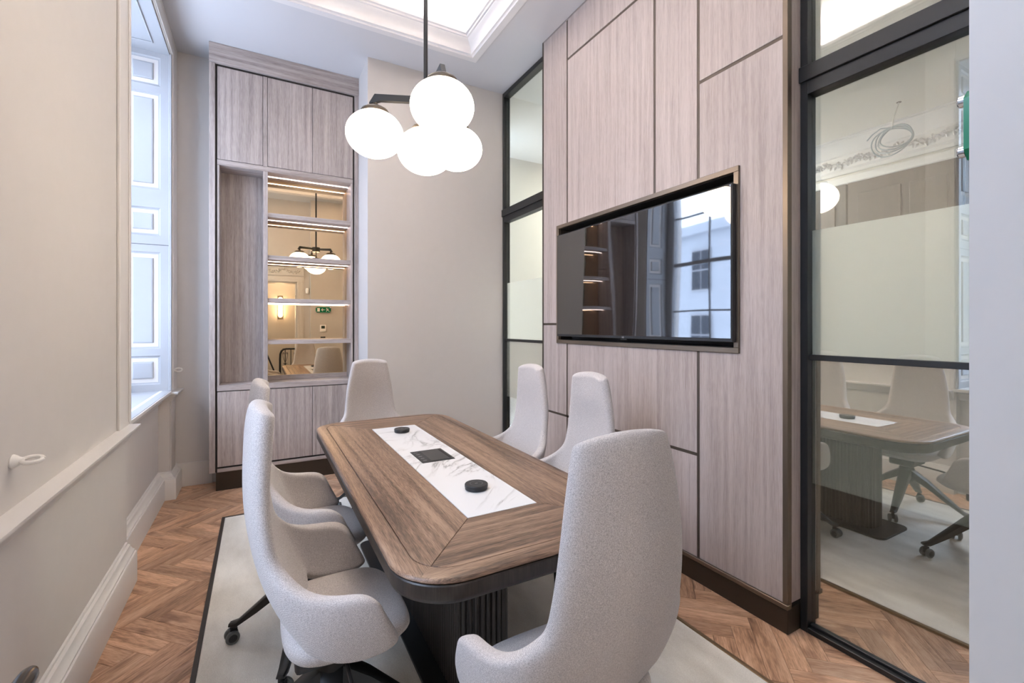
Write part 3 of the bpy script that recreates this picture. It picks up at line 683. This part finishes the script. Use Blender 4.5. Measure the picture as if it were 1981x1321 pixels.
for y0, y1 in ((.8, 1.88), (1.90, 2.98), (3.00, 4.08)):
    lf = box('door_leaf', XC - .05, XC, y0, y1, 0, 3.2, bw, t, .003)
    for z0, z1 in ((.2, 1.0), (1.15, 1.95), (2.10, 3.05)):
        for a, b_ in ((y0 + .12, y0 + .45), (y0 + .53, y1 - .12)):
            box('door_panel', XC - .066, XC - .048, a, b_, z0, z1, bw, lf, .012, 2)
box('door_surround', XC - .07, XC, 0.55, 4.2, 3.2, 3.30, mould, t, .01)
t = empty('hanging_cable', (5.90, 2.22, 3.2), 'coiled grey cable hanging from the corridor ceiling beyond the glass', 'cable')
cabm = plain('grey_cable', (.30, .35, .38), .5)
ho = Vector((5.90, 2.22, ZC2))
lathe('ceiling_hole', [(0, -.004), (.022, -.004), (.022, 0), (0, 0)], plain('hole_brown', (.08, .05, .03), .8), t, ho, 16)
tube('cable_drop', [ho, ho + Vector((-.01, .02, -.08)), ho + Vector((.0, .05, -.16)), ho + Vector((0, .06, -.25))], .007, plain('cable_white', (.7, .68, .62), .5), t, 8)
for i in range(4):
    pts = []; rr = .14 + .014 * i
    cc = ho + Vector((0.02 * i, .055 + (-.03 + .022 * i), -.24 - rr * .78))
    for q in range(33):
        th = 2 * math.pi * q / 32 + math.pi / 2
        pts.append(cc + Vector((.03 * math.sin(2 * th + i), rr * math.cos(th), rr * .78 * math.sin(th))))
    tube('cable_loop', pts, .0065, cabm, t, 8)
tube('cable_tail', [ho + Vector((0, .055, -.25)), ho + Vector((0, .16, -.22)), ho + Vector((0, .24, -.26)), ho + Vector((0, .29, -.31))], .0065, cabm, t, 8)
t = empty('corridor_fill_light', (5.25, 4.75, ZC2), 'flat ceiling panel added out of sight in the corridor to brighten it', 'ceiling light')  # added panel, kept hidden, that brightens the corridor and the frosted film
box('frame', 4.30, 6.20, 4.15, 5.40, ZC2 - .03, ZC2, plw, t, .004); box('diffuser', 4.35, 6.15, 4.20, 5.35, ZC2 - .036, ZC2 - .0295, corrm, t, .001)

# built-in oak cabinet ------------------------------------------------------------
cab = empty('display_cabinet', (.235, CF, 0), 'tall built-in grey oak cabinet with lit mirror shelves in the back corner', 'cabinet')
CX0, CX1 = -.373, BX - .001
box('scribe_panel', CX0, -.330, CF - .006, YB, .156, ZC - .10, oakV, cab); box('scribe_panel', .797, CX1, CF - .006, YB, .156, ZC - .10, oakV, cab)
box('crown_panel', CX0, CX1, CF - .022, CF + .02, 3.615, ZC - .001, oakX, cab, .002)
box('crown_lip', CX0, CX1, CF - .026, CF + .02, 3.70, ZC - .001, oakX, cab, .002) if False else None
box('carcass_back', -.33, .797, YB - .03, YB - .002, .157, ZC - .02, oakV, cab, 0)
for x0, x1 in ((-.330, -.316), (.783, .797)): box('shadow_gap', x0, x1, CF + .012, YB - .03, .157, 3.62, gap_dark, cab, 0)
# upper carcass box
box('upper_carcass', -.316, .783, CF + .022, YB - .03, 2.80, 3.615, gap_dark, cab, 0)
box('top_shadow_gap', -.316, .783, CF + .006, CF + .021, 3.598, 3.615, gap_dark, cab, 0)
for x0, x1 in ((-.314, .0215), (.0615, .4245), (.4275, .782)): box('door', x0, x1, CF, CF + .020, 2.812, 3.596, oakV, cab, .0012)
box('upper_stile', .0245, .0585, CF, CF + .02, 2.80, 3.598, oakV, cab)
box('bottom_rail', -.316, .783, CF, YB - .03, 2.762, 2.808, oakX, cab)
# uprights either side of niche / mirror bay
box('upright', .0245, .062, CF, YB - .03, .893, 2.762, oakV, cab); box('upright', -.316, -.300, CF + .004, YB - .03, .893, 2.762, oakV, cab)
box('upright', .765, .783, CF + .004, YB - .03, .893, 2.762, oakV, cab)
box('niche_back', -.300, .0245, YM - .02, YM + .005, .893, 2.762, oakV, cab, 0)
mir = box('mirror', .062, .765, YM, YM + .006, .93, 2.762, mirrorm, cab, 0)
box('mirror_ledge', .062, .765, YM - .02, YM, .893, .935, oakX, cab, .001)
for i, z in enumerate((2.385, 2.008, 1.626, 1.254)):
    s = box('shelf', .062, .765, CF + .012, YM - .002, z - .019, z + .019, oakX, cab, .001)
    if i < 3: box('led_strip', .066, .761, CF + .137, CF + .146, z - .0225, z - .0185, ledm, s, 0)
box('led_strip', .066, .761, CF + .135, CF + .147, 2.758, 2.7625, ledm, cab, 0)
box('counter', -.316, .783, CF - .004, YB - .03, .845, .893, oakX, cab, .0015)
box('lower_carcass', -.316, .783, CF + .022, YB - .03, .186, .845, gap_dark, cab, 0)
for x0, x1 in ((-.314, .0535), (.0715, .4245), (.4275, .782)): box('door', x0, x1, CF, CF + .020, .203, .838, oakV, cab, .0012)
box('lower_stile', .0555, .0695, CF + .001, CF + .02, .19, .845, oakV, cab, .0008)
box('base_rail', -.316, .783, CF, CF + .03, .157, .187, oakX, cab)
box('plinth', -.325, .797, CF + .008, YB - .02, 0, .157, bronzeD, cab, .001)

# rug ------------------------------------------------------------------------------
rug = empty('rug', (.755, 2.18, 0), 'large pale cream rug with a slim metal edge under table and chairs', 'rug')
box('pile', RX0 + .02, RX1 - .02, RY0 + .02, RY1 - .02, .0005, .012, rugm, rug, .003)
edgelit = plain('metal_edge_lit', (.30, .21, .125), .35, .85); edged = plain('dark_metal_edge', (.06, .048, .038), .32, .6)  # one dark trim; the gold light it reflects is put into the first colour
box('edge_strip', RX0, RX0 + .02, RY0, RY1, 0, .013, edged, rug, .002); box('edge_strip', RX1 - .02, RX1, RY0, RY1, 0, .013, edgelit, rug, .002)
box('edge_strip', RX0 + .02, RX1 - .02, RY1 - .02, RY1, 0, .013, edged, rug, .002); box('edge_strip', RX0 + .02, RX1 - .02, RY0, RY0 + .02, 0, .013, edgelit, rug, .002)

# meeting table ----------------------------------------------------------------------
ZR = .0125
tab = empty('meeting_table', (.765, 2.205, ZR), 'brown oak meeting table with white marble inlay and dark fluted pedestal', 'table')
TC = Vector((.765, 2.205)); HX, HYt = .45, 1.10; ZT = .74
def rrect(hx, hy, r, seg=12):
    """rounded rectangle, counter-clockwise, as four lists that start and end at the corner-arc middles"""
    P = []
    for cx_, cy_, a0 in ((hx - r, hy - r, 0), (-hx + r, hy - r, 90), (-hx + r, -hy + r, 180), (hx - r, -hy + r, 270)):
        P.append([(cx_ + r * math.cos(R(a0 + 90 * i / seg)), cy_ + r * math.sin(R(a0 + 90 * i / seg))) for i in range(seg + 1)])
    h = seg // 2
    return [P[i][h:] + P[(i + 1) % 4][:h + 1] for i in range(4)]   # far, left, near, right
inner = rrect(HX - .062, HYt - .062, .115); outer = rrect(HX, HYt, .175)
MX, MY = .14, .765
mc = [(MX, MY), (-MX, MY), (-MX, -MY), (MX, -MY)]
top = empty('tabletop', (0, 0, 0)); top.parent = tab; top.location = (0, 0, 0)
tl_ = Vector((TC.x, TC.y, 0))
bm = bmesh.new(); prism(bm, [p for s in rrect(HX - .02, HYt - .02, .16) for p in s[:-1]], .690, .733)
fin(bm, 'core', gap_dark, top, tl_)
for i in range(4):
    mat = tableX if i in (0, 2) else tableL
    poly = [mc[i]] + inner[i] + [mc[(i + 1) % 4]]
    bm = bmesh.new(); prism(bm, offset_poly(poly, .0009), .725, ZT, .0010); fin(bm, 'board', mat, top, tl_)
    # edge band with a rounded nose
    bm = bmesh.new(); rings = []
    ii, oo = inner[i], outer[i]; n_ = len(ii)
    for k in range(n_):
        a, b_ = Vector(ii[k]), Vector(oo[k]); dv = (a - b_).normalized(); a = a + (b_ - a).normalized() * .0018
        row = [(a, ZT - .016), (a, ZT - .001), (a + (b_ - a).normalized() * .001, ZT)]
        for ins, z in ((.012, ZT), (.007, ZT - .0012), (.003, ZT - .0040), (.0008, ZT - .008), (0, ZT - .011), (.003, ZT - .0145), (.008, ZT - .016), (.016, ZT - .016)):
            row.append((b_ + dv * ins, z))
        rings.append([bm.verts.new((p.x, p.y, z)) for p, z in row])
    # small mitre gaps at both ends
    m_ = len(rings[0])
    for a, b_ in zip(rings, rings[1:]):
        for j in range(m_): bm.faces.new((a[j], a[(j + 1) % m_], b_[(j + 1) % m_], b_[j]))
    bm.faces.new(rings[0]); bm.faces.new(rings[-1][::-1])
    fin(bm, 'edge_band', mat, top, tl_, 'auto')
# dark lower rim
bm = bmesh.new(); loops = []
for ins, z in ((.012, .7225), (.004, .7225), (.0012, .719), (.0012, .686), (.008, .672), (.020, .664), (.05, .660)):
    pl = [p for s in rrect(HX - ins, HYt - ins, .175 - ins) for p in s[:-1]]
    loops.append([bm.verts.new((x, y, z)) for x, y in pl])
for a, b_ in zip(loops, loops[1:]):
    for j in range(len(a)): bm.faces.new((a[j], a[(j + 1) % len(a)], b_[(j + 1) % len(a)], b_[j]))
bm.faces.new(loops[0]); bm.faces.new(loops[-1][::-1])
fin(bm, 'lower_rim', darkoak, top, tl_, 'auto')
mb = box('marble_inlay', TC.x - MX + .001, TC.x + MX - .001, TC.y - MY + .001, TC.y + MY - .001, .72, ZT + .0005, marble, top, .0012)
pw = box('power_module', TC.x - .083, TC.x + .083, 2.112, 2.322, ZT + .0002, ZT + .0035, blackp, top, .0015)
box('flap', TC.x - .035, TC.x + .06, 2.122, 2.312, ZT + .003, ZT + .0048, plain('graphite', (.028, .027, .026), .35), pw, .0008)
box('slot', TC.x + .062, TC.x + .072, 2.13, 2.304, ZT + .003, ZT + .0040, gap_dark, pw, 0)
for k in range(5): box('port', TC.x - .07, TC.x - .052, 2.135 + k * .038, 2.150 + k * .038, ZT + .003, ZT + .0041, plain('port_grey', (.10, .10, .10), .3), pw, .0003)
# fluted pedestal
PX0, PX1, PYa, PYb = .63, .845, 1.50, 2.90
ped = empty('pedestal', (0, 0, 0)); ped.parent = tab; ped.location = (0, 0, 0)
base = [p for s in rrect((PX1 - PX0) / 2 - .012, (PYb - PYa) / 2 - .012, .065, 10) for p in s[:-1]]
pc = Vector(((PX0 + PX1) / 2, (PYa + PYb) / 2, 0))
bm = bmesh.new(); prism(bm, base, ZR + .012, .664); fin(bm, 'core', darkoak, ped, pc)
# flutes: one half-round batten each
dens = [Vector(p) for p in base] + [Vector(base[0])]
Ls = [0]
for a, b_ in zip(dens, dens[1:]): Ls.append(Ls[-1] + (b_ - a).length)
nf = int(Ls[-1] / .0225); bm = bmesh.new(); fw_ = .0092
prof_ = [(-fw_, -.002), (-fw_, .003), (-fw_ * .7, .0085), (0, .0115), (fw_ * .7, .0085), (fw_, .003), (fw_, -.002)]
lo_ = [bm.verts.new((x, y, 0)) for x, y in prof_]; hi_ = [bm.verts.new((x, y, .640)) for x, y in prof_]
for j in range(7): bm.faces.new((lo_[j], lo_[(j + 1) % 7], hi_[(j + 1) % 7], hi_[j]))
bm.faces.new(lo_[::-1]); bm.faces.new(hi_); bmesh.ops.recalc_face_normals(bm, faces=bm.faces)
fm = bpy.data.meshes.new('flute'); bm.to_mesh(fm); bm.free(); fm.materials.append(darkoak)
for k in range(nf):
    s_ = (k + .5) / nf * Ls[-1]; i = 0
    while Ls[i + 1] < s_: i += 1
    u = (s_ - Ls[i]) / (Ls[i + 1] - Ls[i]); p = dens[i].lerp(dens[i + 1], u); tv = (dens[i + 1] - dens[i])
    o = bpy.data.objects.new('flute', fm); place(o, ped, (pc.x + p.x, pc.y + p.y, ZR + .013)); o.rotation_euler.z = math.atan2(tv.y, tv.x) + math.pi
bm = bmesh.new(); prism(bm, [p for s in rrect(.19, .80, .05) for p in s[:-1]], ZR, ZR + .012, .002); fin(bm, 'foot_plate', blackm, ped, (.74, 2.2, 0))

# wireless charging pucks on the marble
def puck(x, y, label):
    t = empty('charging_puck', (x, y, ZT + .001), label, 'charger', 'charging pucks on the marble inlay')
    z = ZT + .001
    lathe('base', [(0, 0), (.043, 0), (.0455, .002), (.0455, .007), (.044, .009), (0, .009)], blackp, t, (x, y, z), 40)
    tp = lathe('top', [(0, .0092), (.0465, .0092), (.047, .011), (.047, .0195), (.045, .022), (0, .022)], blackp, t, (x, y, z), 40)
    lathe('ring_mark', [(.0245, .0220), (.0265, .0220), (.0265, .0224), (.0245, .0224), (.0245, .0220)], plain('mark_grey', (.09, .09, .095), .3), tp, (x, y, z), 40, cap=False)
    bm = bmesh.new(); addbox(bm, -.006, .006, -.003, .003, 0, .0004); fin(bm, 'centre_mark', plain('mark_grey2', (.15, .15, .15), .3), tp, (x, y, z + .022))
puck(.771, 2.800, 'round black charging puck at the far end of the marble inlay')
puck(.766, 1.680, 'round black charging puck at the near end of the marble inlay')

# pendant lamp --------------------------------------------------------------------------
HUB = Vector((.738, 2.238, 2.54))
pen = empty('pendant_light', (HUB.x, HUB.y, 4.2), 'black pendant light with four glowing opal globes above the table', 'pendant light')
tube('rod', [(HUB.x, HUB.y, 4.19), (HUB.x, HUB.y, 2.56)], .0105, blackm, pen, 14)
lathe('ceiling_rose', [(0, -.03), (.055, -.03), (.06, -.026), (.06, 0), (0, 0)], blackm, pen, (HUB.x, HUB.y, 4.2), 32)
lathe('hub', [(0, -.035), (.052, -.035), (.056, -.031), (.056, .03), (.052, .034), (0, .034)], blackm, pen, HUB, 36)
capm = plain('cap_bronze', (.085, .07, .055), .35, .6)
def globe(c, r=.141, rz=.114):
    prof = []
    for i in range(25):
        a = -math.pi / 2 + math.pi * i / 24; prof.append((max(0, r * math.cos(a)), rz * math.sin(a)))
    prof[0] = (0, -rz); prof[-1] = (0, rz)
    g = lathe('globe', prof, globem, pen, c, 48, smooth=True)
    lathe('globe_cap', [(.0, .0), (.071, .0), (.072, .007), (.066, .019), (.048, .031), (.016, .037), (.014, .055), (0, .055)], capm, pen, (c[0], c[1], c[2] + rz - .014), 32)
globe((HUB.x, HUB.y, 2.286)); tube('drop_stem', [(HUB.x, HUB.y, 2.51), (HUB.x, HUB.y, 2.43)], .008, blackm, pen, 10)
for c in ((.708, 1.915, 2.372), (.506, 2.335, 2.362), (.936, 2.315, 2.362)):
    globe(c)
    d_ = Vector((c[0], c[1])) - Vector((HUB.x, HUB.y)); L = d_.length; an = math.atan2(d_.y, d_.x)
    zt = 2.545; zb = c[2] + .145
    bm = bmesh.new(); hw = .011
    a = [bm.verts.new(v) for v in ((.05, -hw, -.016), (L - .028, -hw, -.016), (L + .026, -hw, -.034), (L + .026, -hw, -.028), (L + .0, -hw, .016), (.05, -hw, .016))]
    b_ = [bm.verts.new((v.co.x, hw, v.co.z)) for v in a]
    bm.faces.new(a); bm.faces.new(b_[::-1])
    for i in range(6): bm.faces.new((a[i], a[(i + 1) % 6], b_[(i + 1) % 6], b_[i]))
    o = fin(bm, 'arm', blackm, pen, (HUB.x, HUB.y, zt)); o.rotation_euler.z = an
    if zt - .03 > zb: tube('stem', [(c[0], c[1], zt - .02), (c[0], c[1], zb)], .007, blackm, pen, 10)

# chairs -----------------------------------------------------------------------------------
def interp(tab_, z):
    for (a, va), (b_, vb) in zip(tab_, tab_[1:]):
        if z <= b_: return va + (vb - va) * max(0, (z - a)) / (b_ - a)
    return tab_[-1][1]
PROF = [(.44, -.095), (.48, -.118), (.536, -.153), (.60, -.183), (.66, -.206), (.72, -.222), (.775, -.233), (.83, -.242), (.89, -.247), (.95, -.248), (1.0, -.246), (1.06, -.244), (1.10, -.241), (1.14, -.235), (1.17, -.222)]
WID = [(.44, .160), (.55, .188), (.65, .199), (.74, .194), (.82, .185), (.90, .177), (1.0, .162), (1.06, .150), (1.10, .142), (1.14, .130), (1.17, .112)]
def make_shell():
    verts, faces, idx = [], [], {}
    HT = .022
    # lower band : columns -8..8, rows 0..7
    topp = {4: (-.112, .234, .684), 5: (-.050, .254, .660), 6: (.012, .262, .654), 7: (.060, .262, .646), 8: (.092, .257, .612)}
    botp = {4: (-.078, .205, .505), 5: (-.030, .222, .470), 6: (.035, .229, .455), 7: (.105, .234, .458), 8: (.158, .236, .482)}
    zb = {0: .445, 1: .447, 2: .458, 3: .490}
    NR = 8
    for j in range(-8, 9):
        aj = abs(j); sg = 1 if j >= 0 else -1
        for i in range(NR):
            t = i / (NR - 1)
            if aj <= 3:
                z = zb[aj] + (.74 - zb[aj]) * t; yf = aj / 3.0
                x = interp(PROF, z) + HT + .036 * yf ** 2.2; y = yf * interp(WID, z)
            else:
                a, b_ = botp[aj], topp[aj]; k = 1 - (1 - t) ** 1.7
                x = a[0] + (b_[0] - a[0]) * t; y = a[1] + (b_[1] - a[1]) * k; z = a[2] + (b_[2] - a[2]) * t
                y += .008 * math.sin(math.pi * t)
            idx[(j, i)] = len(verts); verts.append(Vector((x, sg * y, z)))
    # back above the arms
    zs = [.79, .85, .91, .97, 1.02, 1.06, 1.095, 1.128, 1.148]
    for j in range(-3, 4):
        yf = abs(j) / 3.0
        for i, z in enumerate(zs):
            zz = z + (0.012 * (1 - yf ** 2) if i == len(zs) - 1 else 0) - (.010 * yf ** 3 if i == len(zs) - 1 else 0)
            x = interp(PROF, zz) + HT + .034 * yf ** 2.2; y = yf * interp(WID, z)
            idx[(j, NR + i)] = len(verts); verts.append(Vector((x, (1 if j >= 0 else -1) * y, zz)))
    for j in range(-8, 8):
        for i in range(NR - 1): faces.append((idx[(j, i)], idx[(j + 1, i)], idx[(j + 1, i + 1)], idx[(j, i + 1)]))
    for j in range(-3, 3):
        for i in range(NR - 1, NR + len(zs) - 1): faces.append((idx[(j, i)], idx[(j + 1, i)], idx[(j + 1, i + 1)], idx[(j, i + 1)]))
    # thicken along vertex normals
    bm = bmesh.new(); vs = [bm.verts.new(v) for v in verts]
    for f in faces: bm.faces.new([vs[i] for i in f])
    bm.normal_update(); bm.verts.ensure_lookup_table()
    N = [v.normal.copy() for v in bm.verts]
    # make the normals point to the inside (towards the sitter)
    ctr = Vector((.05, 0, .75))
    sgn = 1 if sum((ctr - v.co).dot(v.normal) for v in bm.verts) > 0 else -1
    bnd = [(e.verts[0].index, e.verts[1].index) for e in bm.edges if e.is_boundary] if [v.index for v in bm.verts] else []
    bm.verts.index_update(); bnd = [(e.verts[0].index, e.verts[1].index) for e in bm.edges if e.is_boundary]
    bm.free()
    b2 = bmesh.new(); out, inn = [], []
    for v, nn in zip(verts, N):
        nn = nn * sgn
        th = .026 + .016 * math.exp(-((v.z - 1.05) / .095) ** 2) * max(0, 1 - (abs(v.y) / .17) ** 2)
        out.append(b2.verts.new(v - nn * .021)); inn.append(b2.verts.new(v + nn * th))
    for f in faces:
        b2.faces.new([out[i] for i in f]); b2.faces.new([inn[i] for i in reversed(f)])
    for a, b_ in bnd:
        mo = b2.verts  # rounded rim through a middle row
        b2.faces.new((out[a], out[b_], inn[b_], inn[a]))
    bmesh.ops.recalc_face_normals(b2, faces=b2.faces)
    return b2
def subsurf(o, lv):
    md = o.modifiers.new('s', 'SUBSURF'); md.levels = lv; md.render_levels = lv
    dg = bpy.context.evaluated_depsgraph_get(); dg.update()
    me = bpy.data.meshes.new_from_object(o.evaluated_get(dg)); o.modifiers.clear(); old = o.data; o.data = me; bpy.data.meshes.remove(old)
    for p in me.polygons: p.use_smooth = True
def make_chair():
    root = empty('office_chair', (0, 0, 0))
    sh = fin(make_shell(), 'shell', fabric, root, (0, 0, 0), True); subsurf(sh, 2)
    # seat cushion
    bm = bmesh.new(); rings = []; nseg = 32
    for sc_, z, dx in ((.40, .402, -.01), (.66, .408, -.008), (.86, .424, -.003), (.97, .446, 0), (1.0, .466, 0), (.985, .484, 0), (.93, .495, 0), (.80, .501, 0), (.5, .502, 0), (.2, .500, 0)):
        ring = []
        for k in range(nseg):
            a = 2 * math.pi * k / nseg; c_, s_ = math.cos(a), math.sin(a); e_ = 2 / 3.6
            x = .188 * math.copysign(abs(c_) ** e_, c_) * sc_ + .040 + dx; y = .207 * math.copysign(abs(s_) ** e_, s_) * sc_
            zz = z - (.022 * max(0, (x - .12) / .10) ** 2 if z > .45 else 0)
            ring.append(bm.verts.new((x, y, zz)))
        rings.append(ring)
    for a, b_ in zip(rings, rings[1:]):
        for k in range(nseg): bm.faces.new((a[k], a[(k + 1) % nseg], b_[(k + 1) % nseg], b_[k]))
    bm.faces.new(rings[0]); bm.faces.new(rings[-1])
    st = fin(bm, 'seat', fabric, root, (0, 0, 0), True); subsurf(st, 1)
    mech = box('tilt_mechanism', -.11, .10, -.075, .075, .350, .410, blackp, root, .012, 2)
    box('back_bracket', -.085, -.045, -.03, .03, .37, .46, chrome, mech, .006, 2)
    tube('height_lever', [(.03, -.07, .365), (.03, -.20, .355), (.03, -.235, .35)], .006, blackp, mech, 8)
    lathe('gas_column', [(0, .24), (.027, .24), (.027, .34), (.019, .34), (.019, .36), (0, .36)], blackm, root, (0, 0, 0), 20)
    hub = lathe('base_hub', [(0, .235), (.040, .235), (.046, .245), (.046, .325), (.040, .337), (0, .337)], blackm, root, (0, 0, 0), 20)
    RAD = .325
    for k in range(4):
        an = R(45 + 90 * k)
        bm = bmesh.new()
        st_ = [(.025, .034, .330, .270), (.12, .030, .262, .210), (.22, .025, .172, .134), (RAD - .015, .018, .094, .072), (RAD + .018, .015, .084, .072)]
        rg = []
        for r_, hw, zt, zb_ in st_:
            rg.append([bm.verts.new((r_, y, z)) for y, z in ((-hw, zb_), (hw, zb_), (hw, zt - .006), (hw * .65, zt), (-hw * .65, zt), (-hw, zt - .006))])
        for a, b_ in zip(rg, rg[1:]):
            for j in range(6): bm.faces.new((a[j], a[(j + 1) % 6], b_[(j + 1) % 6], b_[j]))
        bm.faces.new(rg[0][::-1]); bm.faces.new(rg[-1])
        lg = fin(bm, 'leg', blackm, root, (0, 0, 0), 'auto'); lg.rotation_euler.z = an
        # castor: fork and two wheels
        cs = empty('castor', (0, 0, 0)); cs.parent = root; cs.location = (RAD * math.cos(an), RAD * math.sin(an), 0); cs.rotation_euler.z = an + R(35 + 40 * k)
        bm = bmesh.new(); addtube(bm, [(0, 0, .080), (0, 0, .05)], .008, 10); addbox(bm, -.012, .016, -.008, .008, .028, .062)
        bmesh.ops.recalc_face_normals(bm, faces=bm.faces); me = bpy.data.meshes.new('fork'); bm.to_mesh(me); bm.free(); me.materials.append(blackp)
        fo_ = bpy.data.objects.new('fork', me); COL.objects.link(fo_); fo_.parent = cs
        for s_ in (-1, 1):
            wh = lathe('wheel', [(0, -.009), (.020, -.009), (.026, -.007), (.0275, -.003), (.0275, .003), (.026, .007), (.020, .009), (.0, .009)], greyw, None, (0, 0, 0), 24, 'y')
            wh.parent = cs; wh.location = (.008, s_ * .017, .0278)
            hb = lathe('hub_cap', [(0, 0), (.017, 0), (.015, .0015), (0, .0015)], plain('hub_black', (.015, .015, .015), .3) if 'hub_black' not in MATS else MATS['hub_black'], None, (0, 0, 0), 20, 'y')
            hb.parent = cs; hb.location = (.008, s_ * .0265, .0278)
    return root
proto = make_chair()
CH = [(.20, 1.545, 0, 0.006, 38, 'cream high-backed office chair at the near left side of the table'),
      (.20, 2.215, 0, 0.004, 112, 'cream high-backed office chair at the far left side, partly behind another chair'),
      (.745, 3.42, -90, -.028, 0, 'cream high-backed office chair at the far end of the table, facing the camera'),
      (1.305, 2.45, 180, -.012, 0, 'cream high-backed office chair on the right by the narrow glass partition'),
      (1.300, 1.86, 180, -.010, 12, 'cream high-backed office chair on the right below the television'),
      (.705, .955, 90, 0.0, 0, 'cream high-backed office chair at the near end, its back turned to the camera')]
BASE = ('leg', 'castor', 'base_hub')
for i, (x, y, rz, dz, br, lab) in enumerate(CH):
    o = proto if i == 0 else copy_tree(proto)
    o.location = (x, y, ZR); o.rotation_euler.z = R(rz)
    tag(o, lab, 'chair', 'high-backed office chairs around the meeting table')
    CH[i] = (o, dz, br)
for o, dz, br in CH:
    for ch in o.children:
        if ch.name.split('.')[0] in BASE:
            ch.location = Matrix.Rotation(R(br), 3, 'Z') @ ch.location; ch.rotation_euler.z += R(br)
        else: ch.location.z += dz

# blind cord hooks on the window wall ----------------------------------------------------------
def hook(y, z, label, ry):
    t = empty('cord_hook', (XL, y, z), label, 'hook', 'blind cord hooks')
    hm = plain('hook_cream', (.78, .74, .68), .3) if 'hook_cream' not in MATS else MATS['hook_cream']
    lathe('boss', [(0, 0), (.019, 0), (.021, .004), (.017, .012), (.012, .018), (.009, .026), (0, .028)], hm, t, (XL, y, z), 20, 'x')
    pts = [(XL + .044 + .024 * math.cos(a_), y + .017 * math.sin(a_) * math.cos(ry), z + .017 * math.sin(a_) * math.sin(ry)) for a_ in [2 * math.pi * q / 20 for q in range(21)]]
    tube('eye', pts, .0062, hm, t, 8)
hook(1.885, 1.0, 'cream painted cord hook on the near part of the window wall', .35)
t = hook(4.70, 1.03, 'small cream cord hook by the far window corner', .9)

# houses across the street (seen mirrored in the television) --------------------------------------
fac = empty('house_front', (-12, 3, -4), 'pale stone house front across the street, mirrored in the television', 'building')
stone = plain('pale_stone', (.42, .44, .47), .8, var=.08, bscale=1.5)
box('wall', -12.4, -12, -14, 22, -4, 5.2, stone, fac, 0)
box('cornice', -12.4, -11.7, -14, 22, 5.2, 5.6, stone, fac, .02)
dgl = plain('far_window_glass', (.03, .035, .045), .1)
for r_ in range(3):
    for c_ in range(9):
        y = -9 + c_ * 3.1; z = -2.6 + r_ * 2.7
        wf = box('window', -12.0, -11.93, y - .62, y + .62, z, z + 1.75, white, fac, .01)
        for a in (0, 1):
            for b_ in (0, 1): box('pane', -11.935, -11.92, y - .55 + a * .57, y - .02 + a * .57, z + .07 + b_ * .83, z + .85 + b_ * .83, dgl, wf, 0)
